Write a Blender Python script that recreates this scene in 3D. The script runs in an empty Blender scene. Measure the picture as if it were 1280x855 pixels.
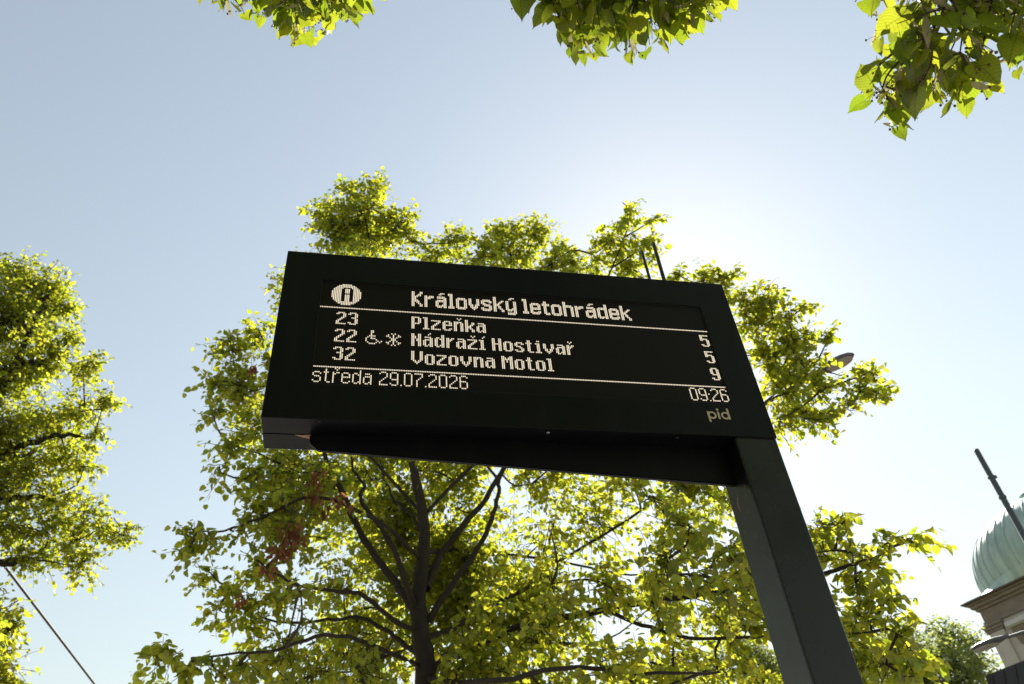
import bpy, bmesh, math, random
import numpy as np
from mathutils import Vector, Matrix, Quaternion
R = math.radians
random.seed(7)
rng = np.random.default_rng(11)
scene = bpy.context.scene
col = scene.collection

# ------------------------------------------------------------------ camera
PITCH, ROLL, FPX = R(41.318), R(-5.933), 988.77
CAM = np.array([0.0, 0.0, 1.6])
_f = np.array([0, math.cos(PITCH), math.sin(PITCH)]); _r0 = np.array([1.0, 0, 0]); _u0 = np.cross(_r0, _f)
CR = math.cos(ROLL) * _r0 + math.sin(ROLL) * _u0
CU = -math.sin(ROLL) * _r0 + math.cos(ROLL) * _u0
CF = _f
cd = bpy.data.cameras.new('camera'); cam = bpy.data.objects.new('camera', cd); col.objects.link(cam)
cd.sensor_width = 36.0; cd.lens = 36.0 * FPX / 1280.0
cd.clip_start = 0.05; cd.clip_end = 5000
m = Matrix(((CR[0], CU[0], -CF[0], CAM[0]), (CR[1], CU[1], -CF[1], CAM[1]), (CR[2], CU[2], -CF[2], CAM[2]), (0, 0, 0, 1)))
cam.matrix_world = m
cd.dof.use_dof = True; cd.dof.focus_distance = 2.55; cd.dof.aperture_fstop = 5.6
scene.camera = cam

# ------------------------------------------------------------------ sky, sun, exposure
SUN_EL, SUN_AZ = R(42.5), R(15)           # azimuth clockwise from +Y
w = bpy.data.worlds.new('World'); scene.world = w; w.use_nodes = True
nt = w.node_tree; bg = nt.nodes['Background']
sky = nt.nodes.new('ShaderNodeTexSky'); sky.sky_type = 'NISHITA'; sky.sun_disc = False
sky.sun_elevation = SUN_EL; sky.sun_rotation = SUN_AZ
sky.altitude = 200; sky.air_density = 2.3; sky.dust_density = 0.34; sky.ozone_density = 0.5
hs = nt.nodes.new('ShaderNodeHueSaturation'); hs.inputs['Saturation'].default_value = 0.64
nt.links.new(sky.outputs[0], hs.inputs['Color']); nt.links.new(hs.outputs[0], bg.inputs[0]); bg.inputs[1].default_value = 0.059
sd = bpy.data.lights.new('sun', 'SUN'); sun = bpy.data.objects.new('sun', sd); col.objects.link(sun)
sd.energy = 5.0; sd.angle = R(0.53); sd.color = (1.0, 0.95, 0.86)
SDIR = Vector((math.sin(SUN_AZ) * math.cos(SUN_EL), math.cos(SUN_AZ) * math.cos(SUN_EL), math.sin(SUN_EL)))
sun.rotation_euler = SDIR.to_track_quat('Z', 'Y').to_euler(); sun.location = (3, 20, 30)
vs = scene.view_settings
vs.view_transform = 'Standard'; vs.look = 'None'; vs.gamma = 1; vs.use_curve_mapping = False
vs.exposure = 1.2

# ------------------------------------------------------------------ helpers
def at(px, py, D):
    """world point seen at photo pixel (1280x855) at horizontal distance D from the viewpoint"""
    d = CF + (px - 640) / FPX * CR - (py - 427.5) / FPX * CU
    return CAM + d * D / math.hypot(d[0], d[1])
def atr(px, py, L):
    d = CF + (px - 640) / FPX * CR - (py - 427.5) / FPX * CU
    return CAM + d * L / np.linalg.norm(d)
def project(P):
    d = np.asarray(P) - CAM; z = d @ CF
    return 640 + FPX * (d @ CR) / z, 427.5 - FPX * (d @ CU) / z, z
def norm(v):
    return v / (np.linalg.norm(v, axis=-1, keepdims=True) + 1e-12)
def tag(o, label=None, cat=None, group=None, kind=None):
    if label: o['label'] = label
    if cat: o['category'] = cat
    if group: o['group'] = group
    if kind: o['kind'] = kind
    return o
def empty(name, loc=(0, 0, 0), rz=0.0):
    o = bpy.data.objects.new(name, None); col.objects.link(o); o.location = loc; o.rotation_euler[2] = rz
    o.empty_display_size = 0.2
    return o
def link(name, me, mat=None, parent=None):
    o = bpy.data.objects.new(name, me); col.objects.link(o)
    if mat and not me.materials: me.materials.append(mat)
    if parent: o.parent = parent
    return o
def mesh_np(name, V, F, smooth=False):
    me = bpy.data.meshes.new(name)
    V = np.asarray(V, dtype=np.float32)
    if isinstance(F, np.ndarray):
        n, k = F.shape
        me.vertices.add(len(V)); me.vertices.foreach_set('co', V.ravel())
        me.loops.add(n * k); me.loops.foreach_set('vertex_index', F.astype(np.int32).ravel())
        me.polygons.add(n); me.polygons.foreach_set('loop_start', np.arange(0, n * k, k, dtype=np.int32))
        me.update(calc_edges=True)
    else:
        me.from_pydata([tuple(v) for v in V], [], F); me.update()
    if smooth: me.polygons.foreach_set('use_smooth', np.ones(len(me.polygons), dtype=bool))
    return me
def bm_obj(name, bm, mat, parent=None, smooth=False):
    me = bpy.data.meshes.new(name); bmesh.ops.recalc_face_normals(bm, faces=bm.faces[:]); bm.to_mesh(me); bm.free()
    if smooth: me.polygons.foreach_set('use_smooth', np.ones(len(me.polygons), dtype=bool))
    return link(name, me, mat, parent)
def box(bm, x0, x1, y0, y1, z0, z1, bev=0.0, seg=2):
    M = Matrix.Translation(((x0 + x1) / 2, (y0 + y1) / 2, (z0 + z1) / 2)) @ Matrix.Diagonal((x1 - x0, y1 - y0, z1 - z0, 1))
    r = bmesh.ops.create_cube(bm, size=1.0, matrix=M)
    if bev > 0:
        es = list({e for v in r['verts'] for e in v.link_edges})
        bmesh.ops.bevel(bm, geom=es, offset=bev, segments=seg, affect='EDGES', profile=0.5)
def prism(bm, pts, axis, a, b):
    """extrude a polygon given in the plane normal to axis"""
    def P(p, t):
        return {'x': (t, p[0], p[1]), 'y': (p[0], t, p[1]), 'z': (p[0], p[1], t)}[axis]
    A = [bm.verts.new(P(p, a)) for p in pts]; B = [bm.verts.new(P(p, b)) for p in pts]
    n = len(pts)
    bm.faces.new(A); bm.faces.new(B[::-1])
    for i in range(n): bm.faces.new((A[i], B[i], B[(i + 1) % n], A[(i + 1) % n]))
def lathe(bm, prof, n=32, cx=0.0, cy=0.0, a0=0.0, cap=True):
    rings = []
    for r, z in prof:
        rings.append([bm.verts.new((cx + r * math.cos(a0 + 2 * math.pi * i / n), cy + r * math.sin(a0 + 2 * math.pi * i / n), z)) for i in range(n)])
    for A, B in zip(rings, rings[1:]):
        for i in range(n): bm.faces.new((A[i], A[(i + 1) % n], B[(i + 1) % n], B[i]))
    if cap:
        bm.faces.new(rings[0][::-1]); bm.faces.new(rings[-1])
def catmull(P, R_, sub=4):
    P = np.asarray(P, float); R_ = np.asarray(R_, float)
    if len(P) < 3: return P, R_
    Q = np.vstack([2 * P[0] - P[1], P, 2 * P[-1] - P[-2]]); out = []; ro = []
    for i in range(1, len(Q) - 2):
        for k in range(sub):
            t = k / sub
            out.append(0.5 * ((2 * Q[i]) + (-Q[i - 1] + Q[i + 1]) * t + (2 * Q[i - 1] - 5 * Q[i] + 4 * Q[i + 1] - Q[i + 2]) * t * t + (-Q[i - 1] + 3 * Q[i] - 3 * Q[i + 1] + Q[i + 2]) * t ** 3))
            ro.append(R_[i - 1] * (1 - t) + R_[i] * t)
    out.append(P[-1]); ro.append(R_[-1])
    return np.array(out), np.array(ro)
def tube_arrays(P, Rr, n=8, off=0):
    P = np.asarray(P, float); k = len(P)
    T = np.gradient(P, axis=0); T = norm(T)
    ref = np.array([0.31, 0.95, 0.07])
    A = norm(np.cross(T, ref)); B = np.cross(T, A)
    ang = np.arange(n) * 2 * np.pi / n
    V = P[:, None, :] + np.asarray(Rr)[:, None, None] * (np.cos(ang)[None, :, None] * A[:, None, :] + np.sin(ang)[None, :, None] * B[:, None, :])
    V = V.reshape(-1, 3)
    i = np.arange(k - 1)[:, None] * n; j = np.arange(n)[None, :]; j2 = (j + 1) % n
    F = np.stack([i + j, i + j2, i + n + j2, i + n + j], -1).reshape(-1, 4) + off
    return V, F
class Tubes:
    def __init__(s): s.V = []; s.F = []; s.n = 0
    def add(s, P, Rr, n=5):
        V, F = tube_arrays(P, Rr, n, s.n); s.V.append(V); s.F.append(F); s.n += len(V)
    def build(s, name, mat, parent=None):
        return link(name, mesh_np(name, np.vstack(s.V), np.vstack(s.F), True), mat, parent)

# ------------------------------------------------------------------ materials
def new_mat(name):
    mt = bpy.data.materials.new(name); mt.use_nodes = True
    return mt, mt.node_tree, mt.node_tree.nodes['Principled BSDF']
def N(t, kind, **kw):
    n = t.nodes.new(kind)
    for k, v in kw.items():
        if k.startswith('i_'):
            n.inputs[k[2:].replace('_', ' ')].default_value = v
        else: setattr(n, k, v)
    return n
def simple(name, c, rough=0.5, metal=0.0, var=0.0, scale=8.0, bump=0.0, bscale=None, spec=0.5):
    mt, t, b = new_mat(name)
    b.inputs['Roughness'].default_value = rough; b.inputs['Metallic'].default_value = metal
    b.inputs['Specular IOR Level'].default_value = spec
    co = N(t, 'ShaderNodeTexCoord')
    no = N(t, 'ShaderNodeTexNoise'); no.inputs['Scale'].default_value = scale; no.inputs['Detail'].default_value = 6
    t.links.new(co.outputs['Object'], no.inputs['Vector'])
    mx = N(t, 'ShaderNodeMix', data_type='RGBA')
    mx.inputs['A'].default_value = (*[x * (1 - var) for x in c], 1); mx.inputs['B'].default_value = (*[min(1, x * (1 + var)) for x in c], 1)
    t.links.new(no.outputs['Fac'], mx.inputs['Factor']); t.links.new(mx.outputs['Result'], b.inputs['Base Color'])
    if bump > 0:
        n2 = N(t, 'ShaderNodeTexNoise'); n2.inputs['Scale'].default_value = bscale or scale * 6; n2.inputs['Detail'].default_value = 4
        t.links.new(co.outputs['Object'], n2.inputs['Vector'])
        bp = N(t, 'ShaderNodeBump'); bp.inputs['Strength'].default_value = bump; bp.inputs['Distance'].default_value = 0.01
        t.links.new(n2.outputs['Fac'], bp.inputs['Height']); t.links.new(bp.outputs['Normal'], b.inputs['Normal'])
    return mt
def leaf_mat(name, d1, d2, t1, t2, tfac=0.55, gloss=0.06, veins=False):
    mt = bpy.data.materials.new(name); mt.use_nodes = True; t = mt.node_tree; t.nodes.clear()
    out = N(t, 'ShaderNodeOutputMaterial')
    at_ = N(t, 'ShaderNodeAttribute', attribute_name='tint'); oi = N(t, 'ShaderNodeObjectInfo')
    ad = N(t, 'ShaderNodeMath', operation='ADD'); fr = N(t, 'ShaderNodeMath', operation='FRACT')
    t.links.new(at_.outputs['Fac'], ad.inputs[0]); t.links.new(oi.outputs['Random'], ad.inputs[1]); t.links.new(ad.outputs[0], fr.inputs[0])
    co = N(t, 'ShaderNodeTexCoord'); no = N(t, 'ShaderNodeTexNoise'); no.inputs['Scale'].default_value = 30; no.inputs['Detail'].default_value = 3
    t.links.new(co.outputs['Object'], no.inputs['Vector'])
    ve = None
    if veins:   # midrib and side veins, laid out on the blade itself (blade length along y)
        sp = N(t, 'ShaderNodeSeparateXYZ'); t.links.new(co.outputs['Object'], sp.inputs[0])
        def mth(op, a, b=None):
            q = N(t, 'ShaderNodeMath', operation=op)
            for i_, v_ in enumerate((a, b)):
                if v_ is None: continue
                if isinstance(v_, (int, float)): q.inputs[i_].default_value = v_
                else: t.links.new(v_, q.inputs[i_])
            return q.outputs[0]
        ax = mth('ABSOLUTE', sp.outputs['X'])
        lat = mth('SINE', mth('MULTIPLY', mth('SUBTRACT', sp.outputs['Y'], mth('MULTIPLY', ax, 0.75)), 46.0))
        lat = mth('MULTIPLY', mth('GREATER_THAN', lat, 0.90), 0.35)
        mid = mth('MULTIPLY', mth('LESS_THAN', ax, 0.011), 0.55)
        ve = mth('SUBTRACT', 1.0, mth('MAXIMUM', lat, mid))
    def mixc(a, b):
        mx = N(t, 'ShaderNodeMix', data_type='RGBA'); mx.inputs['A'].default_value = (*a, 1); mx.inputs['B'].default_value = (*b, 1)
        t.links.new(fr.outputs[0], mx.inputs['Factor'])
        m2 = N(t, 'ShaderNodeMix', data_type='RGBA', blend_type='MULTIPLY'); m2.inputs['Factor'].default_value = 0.5
        t.links.new(mx.outputs['Result'], m2.inputs['A']); t.links.new(no.outputs['Fac'], m2.inputs['B'])
        if ve is None: return m2
        m4 = N(t, 'ShaderNodeMix', data_type='RGBA', blend_type='MULTIPLY'); m4.inputs['Factor'].default_value = 1.0
        t.links.new(m2.outputs['Result'], m4.inputs['A']); t.links.new(ve, m4.inputs['B'])
        return m4
    d = N(t, 'ShaderNodeBsdfDiffuse'); tr = N(t, 'ShaderNodeBsdfTranslucent'); gl = N(t, 'ShaderNodeBsdfGlossy'); gl.inputs['Roughness'].default_value = 0.38
    t.links.new(mixc(d1, d2).outputs['Result'], d.inputs['Color']); t.links.new(mixc(t1, t2).outputs['Result'], tr.inputs['Color'])
    m1 = N(t, 'ShaderNodeMixShader'); m1.inputs[0].default_value = tfac
    t.links.new(d.outputs[0], m1.inputs[1]); t.links.new(tr.outputs[0], m1.inputs[2])
    m3 = N(t, 'ShaderNodeMixShader'); m3.inputs[0].default_value = gloss
    t.links.new(m1.outputs[0], m3.inputs[1]); t.links.new(gl.outputs[0], m3.inputs[2]); t.links.new(m3.outputs[0], out.inputs[0])
    return mt

M = {}
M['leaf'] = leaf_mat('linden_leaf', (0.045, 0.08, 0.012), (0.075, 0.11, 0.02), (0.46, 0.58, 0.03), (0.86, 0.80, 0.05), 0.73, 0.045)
M['leaf_near'] = leaf_mat('linden_leaf_near', (0.05, 0.09, 0.012), (0.08, 0.115, 0.02), (0.30, 0.43, 0.02), (0.58, 0.60, 0.035), 0.67, 0.05)
M['leaf_vein'] = leaf_mat('linden_leaf_veined', (0.05, 0.09, 0.012), (0.08, 0.115, 0.02), (0.30, 0.43, 0.02), (0.58, 0.60, 0.035), 0.67, 0.05, True)
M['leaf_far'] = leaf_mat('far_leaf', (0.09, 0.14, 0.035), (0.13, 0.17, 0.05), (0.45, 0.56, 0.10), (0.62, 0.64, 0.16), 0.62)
M['leaf_dead'] = leaf_mat('dry_leaf', (0.16, 0.06, 0.03), (0.22, 0.10, 0.05), (0.45, 0.16, 0.07), (0.55, 0.24, 0.11), 0.5, 0.02)
M['bract'] = leaf_mat('linden_bract', (0.42, 0.40, 0.22), (0.55, 0.50, 0.30), (0.60, 0.55, 0.28), (0.72, 0.64, 0.38), 0.5, 0.02)
M['bark'] = simple('bark', (0.03, 0.021, 0.016), 0.9, var=0.5, scale=14, bump=0.9, bscale=45)
M['twig'] = simple('twig_bark', (0.04, 0.026, 0.018), 0.8, var=0.3, scale=20)
M['seed'] = simple('linden_nutlet', (0.10, 0.06, 0.025), 0.7, var=0.2)
def painted(name, c, rough, spec, dust=0.02):
    mt, t, b = new_mat(name); b.inputs['Specular IOR Level'].default_value = spec
    co = N(t, 'ShaderNodeTexCoord')
    def noise(sc, det, vec=(1, 1, 1)):
        mp = N(t, 'ShaderNodeMapping'); mp.inputs['Scale'].default_value = vec; t.links.new(co.outputs['Object'], mp.inputs[0])
        no = N(t, 'ShaderNodeTexNoise'); no.inputs['Scale'].default_value = sc; no.inputs['Detail'].default_value = det; t.links.new(mp.outputs[0], no.inputs['Vector']); return no
    def ramp(src, a, b_, va, vb):
        r = N(t, 'ShaderNodeMapRange'); r.inputs['From Min'].default_value = a; r.inputs['From Max'].default_value = b_; r.inputs['To Min'].default_value = va; r.inputs['To Max'].default_value = vb
        t.links.new(src, r.inputs['Value']); return r.outputs[0]
    smear = noise(5, 7); t.links.new(ramp(smear.outputs['Fac'], 0.3, 0.7, rough - 0.07, rough + 0.10), b.inputs['Roughness'])
    run = noise(14, 6, (1, 1, 0.12)); spk = noise(420, 2)
    f1 = ramp(run.outputs['Fac'], 0.52, 0.78, 0.0, 0.7); f2 = ramp(spk.outputs['Fac'], 0.68, 0.75, 0.0, 0.8)
    mx = N(t, 'ShaderNodeMath', operation='MAXIMUM'); t.links.new(f1, mx.inputs[0]); t.links.new(f2, mx.inputs[1])
    cm = N(t, 'ShaderNodeMix', data_type='RGBA'); cm.inputs['A'].default_value = (*c, 1); cm.inputs['B'].default_value = (c[0] + dust, c[1] + dust * 0.93, c[2] + dust * 0.82, 1)
    t.links.new(mx.outputs[0], cm.inputs['Factor']); t.links.new(cm.outputs['Result'], b.inputs['Base Color'])
    bp = N(t, 'ShaderNodeBump'); bp.inputs['Strength'].default_value = 0.05; bp.inputs['Distance'].default_value = 0.01; fine = noise(900, 3); t.links.new(fine.outputs['Fac'], bp.inputs['Height']); t.links.new(bp.outputs[0], b.inputs['Normal'])
    return mt
M['paint'] = painted('anthracite_powder_coat', (0.0036, 0.0040, 0.0062), 0.38, 0.19, 0.006)
M['post_paint_skylit'] = painted('anthracite_post_skylit', (0.0042, 0.0046, 0.0054), 0.28, 0.55, 0.008)  # same paint as the housing, sheen raised to put sky light on the post
M['paint_dark'] = simple('gasket_black', (0.008, 0.008, 0.009), 0.6)
M['rubber'] = simple('antenna_rubber', (0.012, 0.013, 0.016), 0.5)
M['steel'] = simple('galvanised_steel', (0.35, 0.36, 0.37), 0.45, 0.6, var=0.15, scale=12)
M['screw'] = simple('screw_steel', (0.5, 0.5, 0.5), 0.35, 0.9)
M['mast'] = simple('green_grey_mast_paint', (0.05, 0.062, 0.06), 0.55, var=0.2, scale=5)
M['lamp_shell'] = simple('lamp_shell_grey', (0.075, 0.078, 0.085), 0.4, var=0.1)
M['lamp_glass'] = simple('lamp_diffuser', (0.30, 0.25, 0.22), 0.4)
M['cable'] = simple('cable_brown', (0.035, 0.022, 0.018), 0.6)
M['logo'] = simple('logo_cream_print', (0.50, 0.44, 0.32), 0.5)
M['residue'] = simple('dried_streak', (0.22, 0.13, 0.08), 0.9, var=0.3, scale=60)
M['tan'] = simple('tan_dry_leaf', (0.50, 0.28, 0.16), 0.8, var=0.35, scale=60, bump=0.3, bscale=200)

# screen: black LED face with faint column relief
mt, t, b = new_mat('led_matrix_face')
co = N(t, 'ShaderNodeTexCoord'); wv = N(t, 'ShaderNodeTexWave'); wv.wave_type = 'BANDS'; wv.bands_direction = 'X'
wv.inputs['Scale'].default_value = 1 / (0.00533 * 20) * 2 * math.pi / (2 * math.pi) * 1.0; wv.inputs['Distortion'].default_value = 0
t.links.new(co.outputs['Object'], wv.inputs['Vector'])
b.inputs['Base Color'].default_value = (0.006, 0.0044, 0.005, 1); b.inputs['Roughness'].default_value = 0.55; b.inputs['Specular IOR Level'].default_value = 0.2
M['screen'] = mt
mt, t, b = new_mat('lit_led')
b.inputs['Base Color'].default_value = (0.2, 0.18, 0.14, 1); b.inputs['Emission Color'].default_value = (1.0, 0.87, 0.66, 1); b.inputs['Emission Strength'].default_value = 0.42
M['led'] = mt

# copper, stone, plaster, tiles, ground
mt, t, b = new_mat('copper_verdigris')
co = N(t, 'ShaderNodeTexCoord'); no = N(t, 'ShaderNodeTexNoise'); no.inputs['Scale'].default_value = 1.2; no.inputs['Detail'].default_value = 8
mp = N(t, 'ShaderNodeMapping'); mp.inputs['Scale'].default_value = (1.5, 1.5, 0.35)
t.links.new(co.outputs['Object'], mp.inputs[0]); t.links.new(mp.outputs[0], no.inputs['Vector'])
rp = N(t, 'ShaderNodeValToRGB'); rp.color_ramp.elements[0].position = 0.3; rp.color_ramp.elements[0].color = (0.22, 0.31, 0.29, 1)
rp.color_ramp.elements[1].position = 0.7; rp.color_ramp.elements[1].color = (0.40, 0.51, 0.48, 1)
t.links.new(no.outputs['Fac'], rp.inputs[0]); t.links.new(rp.outputs[0], b.inputs['Base Color']); b.inputs['Roughness'].default_value = 0.55
M['copper'] = mt
M['plaster'] = simple('weathered_plaster', (0.44, 0.41, 0.38), 0.9, var=0.22, scale=1.5, bump=0.3, bscale=20)
M['stone'] = simple('brown_sandstone', (0.20, 0.165, 0.14), 0.9, var=0.3, scale=2.5, bump=0.4, bscale=12)
M['stone_pale'] = simple('pale_ledge_stone', (0.50, 0.49, 0.47), 0.85, var=0.15, scale=3, bump=0.2)
M['soffit'] = simple('dark_eave_metal', (0.10, 0.07, 0.06), 0.7, var=0.2)
M['niche'] = simple('terracotta_niche', (0.34, 0.19, 0.12), 0.9, var=0.2)
M['dark_roof'] = simple('dark_roof_sheet', (0.03, 0.026, 0.025), 0.75, var=0.3, scale=3)
M['wallb'] = simple('low_building_wall', (0.32, 0.27, 0.22), 0.9, var=0.15, scale=2)
M['window'] = simple('window_glass_dark', (0.03, 0.035, 0.04), 0.1)
M['pave'] = simple('paving_concrete', (0.30, 0.28, 0.26), 0.9, var=0.2, scale=3, bump=0.2, bscale=60)
M['asphalt'] = simple('asphalt', (0.055, 0.055, 0.056), 0.9, var=0.2, scale=4, bump=0.4, bscale=120)
M['earth'] = simple('ground_grass_earth', (0.10, 0.105, 0.05), 0.95, var=0.4, scale=0.6, bump=0.4, bscale=30)
M['kerb'] = simple('granite_kerb', (0.33, 0.32, 0.31), 0.8, var=0.2, scale=20)

# ------------------------------------------------------------------ setting
def sheet(name, x0, x1, y0, y1, z, mat):
    o = link(name, mesh_np(name, [(x0, y0, z), (x1, y0, z), (x1, y1, z), (x0, y1, z)], [(0, 1, 2, 3)]), mat); tag(o, kind='structure'); return o
sheet('ground', -2500, 2500, -2500, 2500, -0.12, M['earth'])
sheet('road', -60, 60, 10.5, 18.5, -0.116, M['asphalt'])
bm = bmesh.new(); box(bm, -60, 60, -5.5, 10.3, -0.4, 0.0, 0.01, 1); tag(bm_obj('pavement', bm, M['pave']), kind='structure')
bm = bmesh.new(); box(bm, -60, 60, 10.304, 10.5, -0.4, 0.004, 0.02, 2); tag(bm_obj('kerb', bm, M['kerb']), kind='structure')

# ------------------------------------------------------------------ departure board
YAW = 0.24514
WS, HS, DEP, PW, PD, ZB = 1.58, 0.698, 0.160, 0.1445, 0.1496, 2.968
O = np.array([-0.72526, 1.76228]); EX = np.array([math.cos(YAW), math.sin(YAW)]); EY = np.array([-math.sin(YAW), math.cos(YAW)])
base = O + EX * (WS - PW / 2) + EY * (PD / 2)
BX = -(WS - PW / 2); FY = -PD / 2            # board left edge, front plane, in local coordinates
board = empty('departure_board', (base[0], base[1], 0), YAW)
tag(board, 'black stop departure board with glowing cream timetable text on a square post', 'departure board')
bm = bmesh.new(); box(bm, -PW / 2, PW / 2 - 0.002, FY + 0.004, FY + PD, 0.0, ZB - 0.0015, 0.006, 3)
post = bm_obj('post', bm, M['post_paint_skylit'], board)
bm = bmesh.new(); box(bm, -0.13, 0.13, -0.13, 0.13, 0.0, 0.012, 0.002, 1); bm_obj('base_plate', bm, M['paint'], board)
for sx in (-1, 1):
    for sy in (-1, 1):
        bm = bmesh.new(); bmesh.ops.create_cone(bm, cap_ends=True, segments=6, radius1=0.012, radius2=0.012, depth=0.014, matrix=Matrix.Translation((sx * 0.108, sy * 0.108, 0.019)))
        bm_obj('anchor_bolt', bm, M['steel'], board)
XL, XR, Z0, Z1 = BX, BX + WS, ZB, ZB + HS
# front half shell with the screen opening
SX0, SX1, SZ0, SZ1 = BX + 0.1235, BX + 1.4610, ZB + 0.1270, ZB + 0.5685
MID = FY + 0.079
def frame_shell(name, y0, y1, sgn):
    bm = bmesh.new()
    box(bm, XL, XR, min(y0, y1), max(y0, y1), Z0, Z1)
    front = [f for f in bm.faces if abs(f.calc_center_median().y - y0) < 1e-5][0]
    # cut the opening: inset then scale inner loop to the screen rectangle
    r = bmesh.ops.inset_region(bm, faces=[front], thickness=0.05, depth=0)
    xs = [v.co.x for v in front.verts]; cx = sum(xs) / 4; zs = [v.co.z for v in front.verts]; cz = sum(zs) / 4
    for v in front.verts:
        v.co.x = SX0 if v.co.x < cx else SX1
        v.co.z = SZ0 if v.co.z < cz else SZ1
    ex = bmesh.ops.extrude_face_region(bm, geom=[front])
    for v in [g for g in ex['geom'] if isinstance(g, bmesh.types.BMVert)]: v.co.y += sgn * 0.006
    if front.is_valid: bmesh.ops.delete(bm, geom=[front], context='FACES')
    es = [e for e in bm.edges if len(e.link_faces) == 2 and e.calc_face_angle(0) > 1.0 and (abs(e.verts[0].co.x - e.verts[1].co.x) > WS * 0.9 or (abs(e.verts[0].co.x - XL) < 1e-4 and abs(e.verts[1].co.x - XL) < 1e-4) or (abs(e.verts[0].co.x - XR) < 1e-4 and abs(e.verts[1].co.x - XR) < 1e-4))]
    bmesh.ops.bevel(bm, geom=es, offset=0.0025, segments=2, affect='EDGES', profile=0.5)
    return bm_obj(name, bm, M['paint'], board)
frame_shell('front_housing', FY, MID, 1)
frame_shell('rear_housing', FY + DEP, MID + 0.002, -1)
bm = bmesh.new(); box(bm, XL + 0.006, XR - 0.006, MID - 0.01, MID + 0.012, Z0 + 0.006, Z1 - 0.006); bm_obj('seam_gasket', bm, M['paint_dark'], board)
# screens
ys = FY + 0.0045
bm = bmesh.new(); box(bm, SX0 + 0.0005, SX1 - 0.0005, ys, ys + 0.0012, SZ0 + 0.0005, SZ1 - 0.0005); screen = bm_obj('screen', bm, M['screen'], board)
bm = bmesh.new(); box(bm, SX0 + 0.0005, SX1 - 0.0005, FY + DEP - 0.0057, FY + DEP - 0.0045, SZ0 + 0.0005, SZ1 - 0.0005); bm_obj('rear_screen', bm, M['screen'], board)
# thin dark trim round the opening
bm = bmesh.new()
g = 0.003
box(bm, SX0 + 0.0004, SX1 - 0.0004, FY + 0.0025, ys, SZ1 - g, SZ1 - 0.0004); box(bm, SX0 + 0.0004, SX1 - 0.0004, FY + 0.0025, ys, SZ0 + 0.0004, SZ0 + g)
box(bm, SX0 + 0.0004, SX0 + g, FY + 0.0026, ys, SZ0 + g, SZ1 - g); box(bm, SX1 - g, SX1 - 0.0004, FY + 0.0026, ys, SZ0 + g, SZ1 - g)
bm_obj('screen_gasket', bm, M['paint_dark'], screen)

# ---- dot-matrix lettering
FA = {  # bold row font, 10 rows, lower case from row 2
'P': "#####. ##..## ##..## ##..## ##..## #####. ##.... ##.... ##.... ##....",
'l': "###. .##. .##. .##. .##. .##. .##. .##. .##. ####",
'z': "- - ###### ....## ...##. ..##.. .##... ##.... ##.... ######",
'e': "- - .####. ##..## ##..## ###### ##.... ##.... ##..## .####.",
'n': "- - #####. ###.## ##..## ##..## ##..## ##..## ##..## ##..##",
'k': "##.... ##.... ##..## ##..## ##.##. ####.. ####.. ##.##. ##..## ##..##",
'a': "- - .####. ....## .##### ##..## ##..## ##..## ##.### .##.##",
'N': "##..## ##..## ###.## ###.## ##.### ##.### ##..## ##..## ##..## ##..##",
'd': "....## ....## .##.## ##.### ##..## ##..## ##..## ##..## ##.### .##.##",
'r': "- - ##.## ####. ###.. ##... ##... ##... ##... ##...",
'i': ".##. - ###. .##. .##. .##. .##. .##. .##. ####",
'I': "- - ###. .##. .##. .##. .##. .##. .##. ####",
'H': "##..## ##..## ##..## ##..## ###### ##..## ##..## ##..## ##..## ##..##",
'o': "- - .####. ##..## ##..## ##..## ##..## ##..## ##..## .####.",
's': "- - .####. ##..## ##.... .###.. ...##. ....## ##..## .####.",
't': ".##.. .##.. ####. .##.. .##.. .##.. .##.. .##.. .##.. ..###",
'v': "- - ##...## ##...## ##...## ##...## .##.##. .##.##. ..###.. ...#...",
'V': "##...## ##...## ##...## ##...## ##...## ##...## ##...## .##.##. ..###.. ...#...",
'M': "##...## ###.### ####### ##.#.## ##.#.## ##...## ##...## ##...## ##...## ##...##",
'2': ".####. ##..## ....## ....## ...##. ..##.. .##... ##.... ##.... ######",
'3': ".####. ##..## ....## ....## ..###. ....## ....## ....## ##..## .####.",
'5': "###### ##.... ##.... #####. ##..## ....## ....## ....## ##..## .####.",
'9': ".####. ##..## ##..## ##..## ##..## .##### ....## ....## ##..## .####."}
FT = {  # thin footer font, 10 rows
'0': ".###. " + "#...# " * 8 + ".###.",
'2': ".###. #...# ....# ....# ...#. ..#.. .#... #.... #.... #####",
'9': ".###. #...# #...# #...# #...# .#### ....# ....# #...# .###.",
'7': "##### ....# ....# ...#. ..#.. .#... .#... .#... .#... .#...",
'6': ".###. #...# #.... #.... ####. #...# #...# #...# #...# .###.",
's': "- - .###. #...# #.... .###. ....# ....# #...# .###.",
't': ".#.. .#.. ###. .#.. .#.. .#.. .#.. .#.. .#.. ..##",
'r': "- - #.## ##.. #... #... #... #... #... #...",
'e': "- - .###. #...# #...# ##### #.... #.... #...# .###.",
'd': "....# ....# .##.# #..## #...# #...# #...# #...# #..## .##.#",
'a': "- - .###. ....# .#### #...# #...# #...# #..## .##.#",
'.': "- - - - - - - - - #", ':': "- - - - # - - - - #"}
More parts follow.
